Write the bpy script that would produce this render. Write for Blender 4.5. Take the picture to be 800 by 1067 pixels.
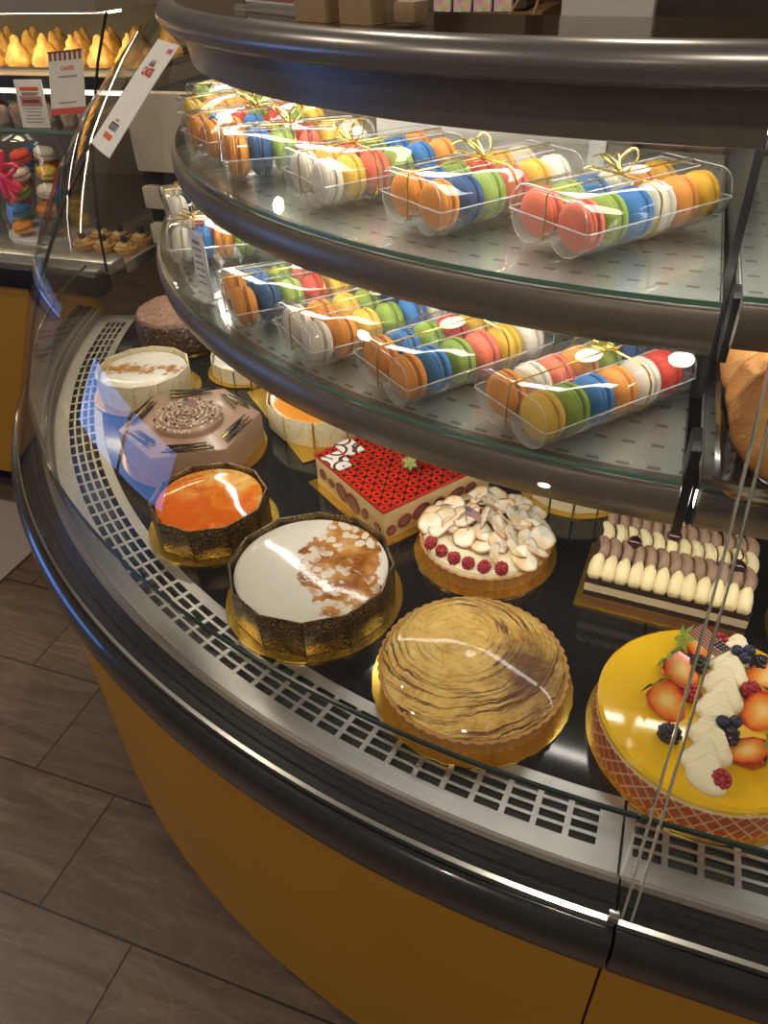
import bpy, bmesh, math, random
from mathutils import Vector, Matrix, noise
random.seed(7)
for o in list(bpy.data.objects): bpy.data.objects.remove(o)
S = bpy.context.scene; COL = S.collection
PI = math.pi; R_ = math.radians

# ------------------------------------------------------------------ camera
cam = bpy.data.cameras.new('camera'); cam_o = bpy.data.objects.new('camera', cam); COL.objects.link(cam_o)
cam.sensor_fit = 'VERTICAL'; cam.sensor_height = 36.0; cam.lens = 786.4/1067*36
cam.clip_start = .02
pitch, roll, th = R_(37.85), R_(-2.463), R_(20.9)
def W(x, y, z):   # turn so that the case fronts run along the world axes
    return Vector((x*math.cos(th)-y*math.sin(th), x*math.sin(th)+y*math.cos(th), z))
F = W(0, math.cos(pitch), -math.sin(pitch)); U0 = W(0, math.sin(pitch), math.cos(pitch)); R0 = W(1, 0, 0)
Rv = math.cos(roll)*R0+math.sin(roll)*U0; Uv = -math.sin(roll)*R0+math.cos(roll)*U0
m = Matrix.Identity(4)
for i in range(3): m[i][0], m[i][1], m[i][2] = Rv[i], Uv[i], -F[i]
m.translation = (-.072, -1.833, 1.45); cam_o.matrix_world = m
S.camera = cam_o
# ------------------------------------------------------------------ world, lights, exposure
w = bpy.data.worlds.new('world'); S.world = w; w.use_nodes = True
w.node_tree.nodes['Background'].inputs[0].default_value = (.62, .52, .42, 1)
w.node_tree.nodes['Background'].inputs[1].default_value = .20
S.view_settings.view_transform = 'Standard'; S.view_settings.look = 'None'
S.view_settings.exposure = 0.0; S.view_settings.gamma = 1.0; S.view_settings.use_curve_mapping = False
try:
    S.cycles.transparent_max_bounces = 40; S.cycles.max_bounces = 10
except Exception: pass
def area(name, loc, tgt, size, power, col=(1, .9, .75), sy=None):
    l = bpy.data.lights.new(name, 'AREA'); l.energy = power; l.color = col; l.size = size
    if sy: l.shape = 'RECTANGLE'; l.size_y = sy
    o = bpy.data.objects.new(name, l); COL.objects.link(o); o.location = loc
    o.rotation_euler = (Vector(tgt)-Vector(loc)).to_track_quat('-Z', 'Y').to_euler(); return o
WARM = (1, .86, .66)
for i, (x, y) in enumerate([(-2.3, -2.6), (-.04, -2.61), (-1.19, -5.05), (2.0, -2.6), (-.3, .5), (-1.3, .4), (-2.6, -1.2)]):  # the sixth is an extra light, added to brighten the back shelf and cabinet
    area('ceiling_downlight', (x, y, 2.9), (x, y, 0), .13, 19, WARM).data.shape = 'DISK'
CASE_LIGHTS = []

# ------------------------------------------------------------------ materials
MATS = {}
def srgb(r, g, b):
    f = lambda c: c/12.92 if c <= .04045 else ((c+.055)/1.055)**2.4
    return (f(r/255), f(g/255), f(b/255), 1)
class NT:
    """small node builder"""
    def __init__(s, name):
        s.m = bpy.data.materials.new(name); s.m.use_nodes = True; s.t = s.m.node_tree; s.n = s.t.nodes; s.l = s.t.links
        s.b = s.n['Principled BSDF']; s.out = s.n['Material Output']; s._co = None
    def add(s, typ, **kw):
        n = s.n.new(typ)
        for k, v in kw.items(): setattr(n, k, v)
        return n
    def link(s, a, b): s.l.new(a, b); return b
    def val(s, v, inp):
        if hasattr(v, 'links') or hasattr(v, 'is_linked'): s.l.new(v, inp)
        else: inp.default_value = v
    def co(s):
        if not s._co: s._co = s.add('ShaderNodeTexCoord').outputs['Object']
        return s._co
    def xyz(s, v=None):
        n = s.add('ShaderNodeSeparateXYZ'); s.l.new(v or s.co(), n.inputs[0]); return n.outputs
    def mth(s, op, a, b=0, c=None):
        n = s.add('ShaderNodeMath', operation=op); s.val(a, n.inputs[0]); s.val(b, n.inputs[1])
        if c is not None: s.val(c, n.inputs[2])
        return n.outputs[0]
    def scale(s, sc, v=None):
        n = s.add('ShaderNodeMapping'); s.l.new(v or s.co(), n.inputs[0]); n.inputs['Scale'].default_value = sc; return n.outputs[0]
    def noise(s, sc, det=3, rough=.5, v=None, dist=0):
        n = s.add('ShaderNodeTexNoise'); s.l.new(v or s.co(), n.inputs['Vector'])
        n.inputs['Scale'].default_value = sc; n.inputs['Detail'].default_value = det; n.inputs['Roughness'].default_value = rough
        n.inputs['Distortion'].default_value = dist
        return n.outputs[0]
    def voro(s, sc, feat='F1', v=None, out='Distance'):
        n = s.add('ShaderNodeTexVoronoi', feature=feat); s.l.new(v or s.co(), n.inputs['Vector']); n.inputs['Scale'].default_value = sc
        return n.outputs[out]
    def ramp(s, f, stops, interp='LINEAR'):
        n = s.add('ShaderNodeValToRGB'); s.val(f, n.inputs[0]); e = n.color_ramp.elements; n.color_ramp.interpolation = interp
        while len(e) < len(stops): e.new(.5)
        for el, (p, c) in zip(e, stops): el.position = p; el.color = c if len(c) == 4 else (*c, 1)
        return n.outputs[0]
    def mix(s, f, a, b):
        n = s.add('ShaderNodeMix', data_type='RGBA'); s.val(f, n.inputs[0]); s.val(a, n.inputs[6]); s.val(b, n.inputs[7]); return n.outputs[2]
    def base(s, c, rough=.5, metal=0, spec=None, coat=0):
        s.val(c, s.b.inputs['Base Color']); s.val(rough, s.b.inputs['Roughness']); s.b.inputs['Metallic'].default_value = metal
        if spec is not None: s.b.inputs['Specular IOR Level'].default_value = spec
        if coat: s.b.inputs['Coat Weight'].default_value = coat; s.b.inputs['Coat Roughness'].default_value = .05
        return s
    def bump(s, h, st=.3, d=.002):
        n = s.add('ShaderNodeBump'); s.val(h, n.inputs['Height']); n.inputs['Strength'].default_value = st; n.inputs['Distance'].default_value = d
        s.l.new(n.outputs[0], s.b.inputs['Normal']); return s
    def sss(s, wgt, rad=(.01, .006, .004)):
        s.b.inputs['Subsurface Weight'].default_value = wgt; s.b.inputs['Subsurface Radius'].default_value = rad
        s.b.inputs['Subsurface Scale'].default_value = .5; return s
def plain(name, c, rough=.5, metal=0, var=.08, sc=40, bump=0, coat=0, spec=None):
    if name in MATS: return MATS[name]
    k = NT(name); f = k.noise(sc, 4)
    d = tuple(max(0, x*(1-var*2)) for x in c[:3])+(1,)
    k.base(k.mix(f, c, d), rough, metal, spec, coat)
    if bump: k.bump(f, bump)
    MATS[name] = k.m; return k.m
def glass(name, tint=(1, 1, 1, 1), amt=1.0, rough=.02, haze=0.0, hcol=(.8, .8, .8, 1), blend=.28):
    """thin sheet: see-through, mirror-like at a grazing angle"""
    k = NT(name); k.n.remove(k.b)
    t = k.add('ShaderNodeBsdfTransparent'); t.inputs[0].default_value = tint
    g = k.add('ShaderNodeBsdfGlossy'); g.inputs['Roughness'].default_value = rough
    lw = k.add('ShaderNodeLayerWeight'); lw.inputs['Blend'].default_value = .5
    fr = k.mth('MULTIPLY', k.mth('MULTIPLY_ADD', k.mth('POWER', lw.outputs['Facing'], 5), .92, .055), amt)
    mx = k.add('ShaderNodeMixShader'); k.l.new(fr, mx.inputs[0]); k.l.new(t.outputs[0], mx.inputs[1]); k.l.new(g.outputs[0], mx.inputs[2])
    o = mx.outputs[0]
    if haze:
        d = k.add('ShaderNodeBsdfDiffuse'); d.inputs[0].default_value = hcol
        m2 = k.add('ShaderNodeMixShader'); m2.inputs[0].default_value = haze
        k.l.new(o, m2.inputs[1]); k.l.new(d.outputs[0], m2.inputs[2]); o = m2.outputs[0]
    k.l.new(o, k.out.inputs[0]); MATS[name] = k.m; return k.m
def emit(name, c, st):
    k = NT(name); k.base((0, 0, 0, 1), .5); k.b.inputs['Emission Color'].default_value = c; k.b.inputs['Emission Strength'].default_value = st
    MATS[name] = k.m; return k.m

GLASS = glass('curved_glass', (.985, .99, .985, 1), 1.0, .015)
GLASS2 = glass('shelf_glass', (.955, .97, .955, 1), 1.0, .02)
GEDGE = plain('glass_edge', (.10, .22, .18, 1), .12, coat=1)
CLEAR = glass('clear_plastic', (.985, .985, .985, 1), 1.2, .04, .02)
CLEARB = glass('clear_tray_plastic', (.97, .97, .97, 1), 1.2, .08, .12)
CRIM = glass('clear_rim_plastic', (.9, .9, .9, 1), 1.6, .1, .28, (.9, .9, .9, 1))
k = NT('brushed_steel'); f = k.noise(30, 3, v=k.scale((2, 2, 40))); k.base(k.mix(f, (.62, .62, .60, 1), (.5, .5, .48, 1)), k.mth('MULTIPLY_ADD', f, .15, .28), .95).bump(k.noise(300, 2), .05, .0005); STEEL = k.m
k = NT('bronze_trim'); f = k.noise(25, 4, v=k.scale((1, 1, 12))); k.base(k.mix(f, (.20, .175, .155, 1), (.14, .122, .108, 1)), k.mth('MULTIPLY_ADD', f, .15, .27), .5); BRONZE = k.m
k = NT('dark_gloss_rail'); f = k.noise(25, 3); k.base(k.mix(f, (.035, .034, .036, 1), (.02, .02, .02, 1)), .22, .3, coat=.5); RAIL = k.m
BLACK = plain('black_rubber', (.006, .006, .007, 1), .5, spec=.3)
BLACKM = plain('black_metal', (.02, .02, .021, 1), .35, .4)
k = NT('gold_panel'); f = k.noise(5, 3); g = k.noise(900, 2); k.base(k.mix(f, (.52, .255, .022, 1), (.44, .205, .014, 1)), .45, .4).bump(g, .15, .0006); GOLDP = k.m
k = NT('granite_deck'); f = k.voro(260); k.base(k.ramp(f, [(0, (.5, .5, .48)), (.09, (.012, .012, .013)), (1, (.010, .010, .011))]), .10, 0, .6); DECK = k.m
k = NT('counter_stone'); f = k.noise(12, 5); k.base(k.mix(f, (.05, .032, .022, 1), (.025, .018, .014, 1)), .06, 0, .8); STONE = k.m
WHITEP = plain('white_panel', (.72, .70, .65, 1), .45)
PAPER = plain('white_paper', (.74, .72, .70, 1), .6)
k = NT('gold_card'); f = k.noise(60, 2); k.base(k.mix(f, (.83, .58, .12, 1), (.72, .46, .07, 1)), .22, .9).bump(k.noise(220, 2), .08, .0006); GCARD = k.m
GOLDW = plain('gold_ribbon', (.80, .58, .16, 1), .25, .9)
DEDGE = plain('deflector_edge', (.012, .035, .03, 1), .15, coat=1)
JEDGE = plain('joint_edge', (.30, .29, .25, 1), .15, coat=1)
SILVER = plain('silver_strip', (.8, .8, .78, 1), .18, 1.0)

# ------------------------------------------------------------------ mesh helpers
class MB:
    def __init__(s): s.b = bmesh.new(); s.mi = 0
    def face(s, vs):
        try:
            f = s.b.faces.new(vs); f.material_index = s.mi; f.smooth = True; return f
        except ValueError: return None
    def v(s, p): return s.b.verts.new(p)
    def box(s, c, d, rz=0, bev=0, mat=None):
        t = bmesh.new(); bmesh.ops.create_cube(t, size=1)
        for q in t.verts: q.co = Vector((q.co.x*d[0], q.co.y*d[1], q.co.z*d[2]))
        if bev: bmesh.ops.bevel(t, geom=list(t.edges), offset=bev, segments=2, affect='EDGES', profile=.6)
        M_ = mat or (Matrix.Translation(c) @ Matrix.Rotation(rz, 4, 'Z')); t.transform(M_); s.merge(t); return s
    def merge(s, t):
        mp = {}
        for q in t.verts: mp[q] = s.b.verts.new(q.co)
        for f in t.faces: s.face([mp[q] for q in f.verts])
        t.free()
    def rings(s, rings, closed=True, cap0=False, cap1=False, cyc=False):
        vs = [[s.v(p) for p in r] for r in rings]; n = len(vs[0]); m_ = len(vs)
        for i in range(m_ if cyc else m_-1):
            a, b = vs[i], vs[(i+1) % m_]
            for j in range(n if closed else n-1):
                s.face([a[j], a[(j+1) % n], b[(j+1) % n], b[j]])
        if cap0: s.face(vs[0][::-1])
        if cap1: s.face(vs[-1])
        return s
    def lathe(s, prof, c=(0, 0, 0), n=32, fn=None, cap=True):
        rs = []
        for (r, z) in prof:
            ring = []
            for i in range(n):
                a = 2*PI*i/n; rr, zz = (r, z) if not fn else fn(r, z, a)
                ring.append((c[0]+rr*math.cos(a), c[1]+rr*math.sin(a), c[2]+zz))
            rs.append(ring)
        s.rings(rs, True, cap, cap); return s
    def prism(s, poly, z0, z1, c=(0, 0), rz=0, top=1.0):
        ca, sa = math.cos(rz), math.sin(rz)
        P = lambda k_, z: [(c[0]+k_*(x*ca-y*sa), c[1]+k_*(x*sa+y*ca), z) for x, y in poly]
        s.rings([P(1, z0), P(top, z1)], True, True, True); return s
    def tube(s, pts, r, n=8, cyc=False, flat=1.0):
        pts = [Vector(p) for p in pts]; rs = []; up = Vector((0, 0, 1)); N = len(pts)
        prev = None
        for i, p in enumerate(pts):
            a = pts[(i-1) % N] if (cyc or i) else p; b = pts[(i+1) % N] if (cyc or i < N-1) else p
            t = (b-a).normalized()
            if prev is None:
                x = t.cross(up)
                if x.length < 1e-3: x = t.cross(Vector((1, 0, 0)))
            else: x = prev-t*prev.dot(t)
            x.normalize(); prev = x; y = t.cross(x); rr = r[i] if isinstance(r, (list, tuple)) else r
            rs.append([p+rr*(math.cos(2*PI*k_/n)*x+flat*math.sin(2*PI*k_/n)*y) for k_ in range(n)])
        s.rings(rs, True, not cyc, not cyc, cyc); return s
    def ico(s, c, r, sub=2, nz=0, ns=30, sq=(1, 1, 1), rot=None, seed=0):
        t = bmesh.new(); bmesh.ops.create_icosphere(t, subdivisions=sub, radius=1)
        for q in t.verts:
            d = 1+nz*noise.noise(q.co*ns*r+Vector((seed*3.1, seed*1.7, 0))) if nz else 1
            q.co = Vector((q.co.x*sq[0], q.co.y*sq[1], q.co.z*sq[2]))*r*d
        if rot: t.transform(rot)
        t.transform(Matrix.Translation(c)); s.merge(t); return s
    def arc(s, prof, a0, a1, n=48, closed=True):
        """radial section (R, z) swept round the corner of the case, degrees"""
        rs = []
        for i in range(n+1):
            a = R_(a0+(a1-a0)*i/n); rs.append([(r*math.cos(a), r*math.sin(a), z) for r, z in prof])
        s.rings(rs, closed, closed, closed); return s
    def ext(s, prof, x0, x1, closed=True):
        s.rings([[(x, -r, z) for r, z in prof] for x in (x0, x1)], closed, closed, closed); return s
    def build(s, name, mat, parent=None, loc=None, rot=None, ang=35, flip=True):
        bmesh.ops.remove_doubles(s.b, verts=s.b.verts, dist=1e-6)
        if flip: bmesh.ops.recalc_face_normals(s.b, faces=s.b.faces)
        me = bpy.data.meshes.new(name); s.b.to_mesh(me); s.b.free()
        for m_ in (mat if isinstance(mat, list) else [mat]): me.materials.append(m_)
        me.set_sharp_from_angle(angle=R_(ang))
        o = bpy.data.objects.new(name, me); COL.objects.link(o)
        if parent: o.parent = parent
        if loc is not None: o.location = loc
        if rot is not None: o.rotation_euler = rot
        return o
def thing(name, label, cat, loc=(0, 0, 0), rz=0, group=None, rot=None):
    o = bpy.data.objects.new(name, None); o.empty_display_size = .02; COL.objects.link(o); o.location = loc; o.rotation_euler = rot or (0, 0, rz)
    return tag(o, label, cat, group)
def tag(o, label, cat, group=None):
    o['label'] = label; o['category'] = cat
    if group: o['group'] = group
    return o
def struct(name, mb, mat):
    o = mb.build(name, mat); o['kind'] = 'structure'; return o
def dup(src, parent=None):
    c = src.copy(); COL.objects.link(c); c.parent = parent
    for ch in list(src.children): dup(ch, c)
    return c
def text(name, s, size, mat, parent, mw, bold=0, ext=.0002, shear=0):
    cu = bpy.data.curves.new(name, 'FONT'); cu.body = s; cu.size = size; cu.align_x = 'CENTER'; cu.align_y = 'CENTER'
    cu.extrude = ext; cu.offset = bold; cu.shear = shear; cu.resolution_u = 3
    t = bpy.data.objects.new('t', cu); COL.objects.link(t)
    me = bpy.data.meshes.new_from_object(t.evaluated_get(bpy.context.evaluated_depsgraph_get()))
    bpy.data.objects.remove(t); me.name = name
    me.transform(mw); me.materials.clear(); me.materials.append(mat)
    o = bpy.data.objects.new(name, me); COL.objects.link(o); o.parent = parent; return o
def rect(mb, cx, cy, w_, h_, z=0): mb.face([mb.v((cx-w_/2, cy-h_/2, z)), mb.v((cx+w_/2, cy-h_/2, z)), mb.v((cx+w_/2, cy+h_/2, z)), mb.v((cx-w_/2, cy+h_/2, z))])

# ------------------------------------------------------------------ the room
k = NT('plank_floor'); X, Y, Z = k.xyz()
row = k.mth('FLOOR', k.mth('DIVIDE', k.mth('ADD', Y, 1.433), .244))
ry = k.mth('FRACT', k.mth('DIVIDE', k.mth('ADD', Y, 1.433), .244))
xs = k.mth('DIVIDE', k.mth('ADD', k.mth('ADD', X, .751), k.mth('MULTIPLY', k.mth('ADD', row, 1), .21)), 1.22)
colm = k.mth('FLOOR', xs); rx = k.mth('FRACT', xs)
gy = k.mth('LESS_THAN', k.mth('MINIMUM', ry, k.mth('SUBTRACT', 1, ry)), .0085)
gx = k.mth('LESS_THAN', k.mth('MINIMUM', rx, k.mth('SUBTRACT', 1, rx)), .0016)
gr = k.mth('MAXIMUM', gy, gx)
cv = k.add('ShaderNodeCombineXYZ'); k.l.new(row, cv.inputs[0]); k.l.new(colm, cv.inputs[1])
wn = k.add('ShaderNodeTexWhiteNoise', noise_dimensions='2D'); k.l.new(cv.outputs[0], wn.inputs['Vector'])
of = k.add('ShaderNodeVectorMath', operation='MULTIPLY_ADD'); k.l.new(wn.outputs['Color'], of.inputs[0]); of.inputs[1].default_value = (7, 7, 7); k.l.new(k.co(), of.inputs[2])
g1 = k.noise(3.2, 6, .62, v=k.scale((1.0, 7, 1), of.outputs[0]), dist=1.2); g2 = k.noise(30, 4, .6, v=k.scale((1, 14, 1), of.outputs[0]))
wv = k.noise(1.4, 2, .5, v=k.scale((1, 3.2, 1), of.outputs[0]), dist=.4)
rgs = k.mth('PINGPONG', k.mth('MULTIPLY', wv, 13), .5)
c = k.ramp(g1, [(.25, srgb(70, 56, 48)), (.5, srgb(102, 84, 76)), (.75, srgb(134, 116, 103))])
c = k.mix(k.mth('MULTIPLY', g2, .5), c, srgb(58, 46, 40)); c = k.mix(k.mth('MULTIPLY', k.mth('LESS_THAN', rgs, .05), .10), c, srgb(150, 134, 120))
c = k.mix(k.mth('MULTIPLY', wn.outputs['Value'], .4), c, srgb(62, 50, 44))
c = k.mix(gr, c, srgb(24, 20, 18)); k.base(c, .42, 0, .35).bump(k.mth('SUBTRACT', g1, k.mth('MULTIPLY', gr, .8)), .25, .002); FLOORM = k.m
b = MB(); b.face([b.v(p) for p in ((-5, -5, 0), (4, -5, 0), (4, 3.2, 0), (-5, 3.2, 0))]); struct('floor', b, FLOORM)
k = NT('brown_wall'); f = k.noise(3, 4); k.base(k.mix(f, (.060, .042, .030, 1), (.035, .025, .019, 1)), .6); WALLM = k.m
b = MB(); b.box((-.5, 3.2, 1.5), (9, .1, 3)); struct('wall_back', b, WALLM)
# shop front on the left: wall with a daylight window
LW = plain('beige_wall', (.45, .38, .30, 1), .7)
b = MB(); b.box((-5, 1.175, 1.5), (.1, 3.95, 3)); b.box((-5, -3.9, 1.5), (.1, 2.2, 3)); b.box((-5, -1.80, 1.97), (.1, 2.0, 2.06)); b.box((-5, -1.80, .05), (.1, 2.0, .1)); struct('wall_left', b, LW)
wnd = MB()
for y in (-2.78, -1.8, -.82): wnd.box((-5, y, .5), (.12, .05, .8))
for z in (.12, .92): wnd.box((-5, -1.80, z), (.12, 1.98, .05))
wf = struct('window_1', wnd, BLACKM)
b = MB(); b.box((-5.01, -1.80, .52), (.01, 1.96, .80))
k = NT('daylit_pane'); f = k.noise(9, 4, .7); k.base((0, 0, 0, 1), .1); k.val(k.mix(f, (.06, .20, .85, 1), (.25, .5, 1, 1)), k.b.inputs['Emission Color']); k.b.inputs['Emission Strength'].default_value = 4.2
pn = b.build('window_pane', k.m, wf)

# ------------------------------------------------------------------ the display cases
A0, AM, A1 = -90.03, -135.0, -165.0
GP = [(1.472, .728), (1.463, .76), (1.451, .79), (1.435, .83), (1.408, .90), (1.376, .98), (1.337, 1.06), (1.287, 1.14), (1.222, 1.22), (1.141, 1.30), (1.110, 1.3285)]
def sheet(prof, t):
    out = []
    for i, (r, z) in enumerate(prof):
        a = prof[max(i-1, 0)]; c_ = prof[min(i+1, len(prof)-1)]; d = Vector((c_[0]-a[0], c_[1]-a[1])).normalized()
        out.append((r+d.y*-t, z+d.x*t))
    return prof+out[::-1]
P = {}
P['base_panel'] = ([(1.475, .09), (1.475, .655), (1.455, .655), (1.455, .09)], GOLDP)
P['kick_plate'] = ([(1.42, 0), (1.42, .09), (1.40, .09), (1.40, 0)], BLACKM)
P['bumper_rail'] = ([(1.470, .648), (1.486, .650), (1.492, .662), (1.493, .70), (1.489, .712), (1.483, .717), (1.478, .717), (1.478, .712), (1.470, .712)], RAIL)
P['gasket'] = ([(1.4775, .712), (1.4775, .7185), (1.470, .7185), (1.470, .7235), (1.464, .7235), (1.464, .7185), (1.456, .7165), (1.454, .7185), (1.446, .7185), (1.444, .7165), (1.436, .7165), (1.436, .712)], BLACK)
P['edge_strip'] = ([(1.4755, .7185), (1.4755, .7235), (1.4715, .7255), (1.4705, .7185)], SILVER)
P['inner_rail'] = ([(1.4355, .7125), (1.4355, .718), (1.430, .7185), (1.426, .711), (1.421, .710), (1.418, .701), (1.418, .695), (1.43, .695)], BRONZE)
P['deck'] = ([(1.325, .66), (1.325, .696), (.40, .696), (.40, .66)], DECK)
P['air_channel'] = ([(1.417, .66), (1.417, .664), (1.326, .664), (1.326, .66)], plain('channel_metal', (.10, .10, .10, 1), .5, .3))
P['deflector_glass'] = ([(1.4270, .718), (1.4270, .8225), (1.4240, .8225), (1.4240, .718)], GLASS)
P['glass_rim'] = ([(1.4271, .8195), (1.4271, .824), (1.4239, .824), (1.4239, .8195)], DEDGE)
EDGEM = plain('counter_edge_metal', (.21, .20, .20, 1), .28, .6)
P['counter_edge'] = ([(1.045, 1.332), (1.064, 1.331), (1.074, 1.336), (1.0785, 1.345), (1.0785, 1.352), (1.074, 1.361), (1.066, 1.366), (1.045, 1.366)], EDGEM)
P['valance'] = ([(1.040, 1.331), (1.034, 1.281), (1.028, 1.279), (1.024, 1.281), (1.026, 1.331)], BRONZE)
P['light_housing'] = ([(1.0235, 1.296), (1.0235, 1.33), (.84, 1.33), (.84, 1.296)], BLACKM)
P['lamp_tube'] = ([(1.012, 1.2955), (1.012, 1.288), (.985, 1.288), (.985, 1.2955)], emit('case_lamp', (1, .94, .84, 1), 14))
P['added_rear_tube'] = ([(.885, 1.2955), (.885, 1.289), (.86, 1.289), (.86, 1.2955)], MATS['case_lamp'])  # unseen extra tube, added to brighten the white back panel
TRIM = lambda r, z: [(r-.034, z-.004), (r-.012, z-.001), (r-.004, z-.003), (r, z-.010), (r+.0015, z-.024), (r-.001, z-.040), (r-.008, z-.049), (r-.022, z-.052), (r-.034, z-.047)]
def shelf_parts(top, r, z, rin, arcs, nm, glow):
    """steel tray, bronze nosing, lamp under the nosing, glass sheets on top"""
    def add(name, prof, mat, parent, a=None):
        b_ = MB()
        if arcs: a = a or (A0-.35, -168); b_.arc(prof, a[0], a[1], 60)
        else: b_.ext(prof, *(a or (.012, 1.6)))
        return b_.build(name, mat, parent)
    sh = add('shelf', [(r-.03, z-.018), (r-.03, z-.006), (rin, z-.006), (rin, z-.018)], STRAY, top)
    add('shelf_trim', TRIM(r, z), BRONZE, sh)
    add('lamp_tube', [(r-.036, z-.044), (r-.036, z-.030), (r-.05, z-.030), (r-.05, z-.044)], emit('shelf_lamp', (1, .94, .84, 1), glow), sh)
    gl = [(r-.010, z-.0005), (r-.010, z+.005), (rin, z+.005), (rin, z-.0005)]
    if arcs:
        for a in ((A0-.35, AM+.3), (AM-.3, -168)): add('shelf_glass', gl, GLASS2, sh, a); add('glass_edge', [(r-.0095, z-.0005), (r-.0095, z+.005), (r-.0105, z+.005), (r-.0105, z-.0005)], GEDGE, sh, a)
        b_ = MB(); a = R_(A0-.35)
        b_.rings([[(q*math.cos(a)+.0003, q*math.sin(a), z+h) for q, h in ((r-.01, 0), (r-.01, .005), (rin, .005), (rin, 0))]]*1, True, True); b_.build('glass_edge', GEDGE, sh)
    else:
        add('shelf_glass', gl, GLASS2, sh); add('glass_edge', [(r-.0095, z-.0005), (r-.0095, z+.005), (r-.0105, z+.005), (r-.0105, z-.0005)], GEDGE, sh)
    return sh
# steel tray with short punched louvres
k = NT('punched_steel'); X, Y, Z = k.xyz()
ang = k.mth('ARCTAN2', Y, X); rad = k.mth('SQRT', k.mth('ADD', k.mth('MULTIPLY', X, X), k.mth('MULTIPLY', Y, Y)))
ua = k.mth('FRACT', k.mth('MULTIPLY', ang, 34)); ub = k.mth('FRACT', k.mth('MULTIPLY', rad, 22))
slot = k.mth('MULTIPLY', k.mth('LESS_THAN', k.mth('ABSOLUTE', k.mth('SUBTRACT', ua, .5)), .22), k.mth('LESS_THAN', k.mth('ABSOLUTE', k.mth('SUBTRACT', ub, .5)), .07))
f = k.noise(40, 3); k.base(k.mix(slot, k.mix(f, (.55, .55, .53, 1), (.42, .42, .41, 1)), (.22, .22, .22, 1)), .42, .6).bump(k.mth('MULTIPLY', slot, -1), .6, .002); STRAY = k.m

def grille(kind, parent):
    rad = [1.326, 1.3415, 1.3505, 1.3545, 1.3635, 1.3675, 1.3765, 1.3805, 1.3895, 1.4175]; zs = [.6952]*10
    b_ = MB()
    if kind == 'arc':
        cuts = []; a = A0-1.0; cuts.append(A0); per = 1.42
        while a > A1+2: cuts += [a, a-(per-.27)]; a -= per
        cuts.append(A1); pos = lambda c_, r, z: (r*math.cos(R_(c_)), r*math.sin(R_(c_)), z)
    else:
        cuts = [.0022]; a = .012
        while a < 1.5: cuts += [a, a+.028]; a += .0345
        cuts.append(1.6); pos = lambda c_, r, z: (c_, -r, z)
    top = [[b_.v(pos(c_, r, z)) for r, z in zip(rad, zs)] for c_ in cuts]; bot = [[b_.v(pos(c_, r, z-.002)) for r, z in zip(rad, zs)] for c_ in cuts]
    hole = lambda i, j: 0 <= i < len(cuts)-1 and i % 2 == 1 and j in (1, 3, 5, 7)
    for i in range(len(cuts)-1):
        for j in range(9):
            if hole(i, j):
                q = [(i, j), (i+1, j), (i+1, j+1), (i, j+1)]
                for (a_, b1), (c_, d_) in zip(q, q[1:]+q[:1]): b_.face([top[a_][b1], top[c_][d_], bot[c_][d_], bot[a_][b1]])
            else:
                b_.face([top[i][j], top[i+1][j], top[i+1][j+1], top[i][j+1]]); b_.face([bot[i][j], bot[i][j+1], bot[i+1][j+1], bot[i+1][j]])
    return b_.build('grille', STEEL, parent, ang=20)

case = thing('display_case', 'curved glass pastry display case with gold base and two macaron shelves', 'display case', (0, 0, 0))
case2 = thing('display_case', 'straight glass display case section right of the upright glass joint', 'display case', (0, 0, 0))
for nm, (prof, mat) in P.items():
    b = MB(); b.arc(prof, A0, A1, 80)
    b.build(nm, mat, case)
    b = MB(); b.ext(prof, .0022, 1.6); b.build(nm, mat, case2)
# stone counter on top: rounded front, straight back edge
def counter(parent, arcs):
    b_ = MB(); z0, z1 = 1.333, 1.3645
    if arcs:
        pts = [(1.06*math.cos(R_(A0+(A1-A0)*i/60)), 1.06*math.sin(R_(A0+(A1-A0)*i/60))) for i in range(61)]
        inn = [(.86*math.cos(R_(A1+(A0-A1)*i/60)), .86*math.sin(R_(A1+(A0-A1)*i/60))) for i in range(61)]
        b_.rings([[(p[0], p[1], z1) for p in (a, c_)]+[(p[0], p[1], z0) for p in (c_, a)] for a, c_ in zip(pts, inn[::-1])], True, True, True)
    else: b_.ext([(1.06, z0), (1.06, z1), (.86, z1), (.86, z0)], .004, 1.6)
    b_.build('counter_top', STONE, parent)
counter(case, True); counter(case2, False)
grille('arc', case); grille('x', case2)
GP2 = sheet(GP, .005)
JX = lambda z: .004+.016*(z-.714)/.42     # the joint leans a little to the right
def joint(off, wd, mat, parent):
    b_ = MB(); b_.rings([[(JX(z)+o_, -r, z) for r, z in GP2] for o_ in (off, off+wd)], True, True, True); return b_.build('glass_edge', mat, parent)
for a in ((A0, AM+.12), (AM-.12, A1)):
    b = MB()
    rs = [[(r*math.cos(R_(q)), r*math.sin(R_(q)), z) for r, z in GP] for q in [a[0]+(a[1]-a[0])*i/60 for i in range(61)]]
    if a[0] == A0: rs.insert(0, [(JX(z), -r, z) for r, z in GP])
    b.rings(rs, False); fg = b.build('front_glass', GLASS, case)
    if a[0] == A0: joint(-.001, .002, JEDGE, fg)
b = MB(); b.arc(sheet(GP, .004), AM-.16, AM+.16, 1); b.build('glass_seam', BLACK, case)
b = MB(); b.rings([[(JX(z)+.0085, -r, z) for r, z in GP], [(1.6, -r, z) for r, z in GP]], False); fg = b.build('front_glass', GLASS, case2)
joint(.0075, .002, JEDGE, fg)
b = MB(); b.box((-.003, -1.4745, .732), (.010, .009, .011), bev=.002); b.build('glass_clip', SILVER, case)
shelf_parts(case, 1.095, 1.153, .45, True, 'upper', 18); shelf_parts(case, 1.157, .987, .45, True, 'lower', 18)
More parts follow.
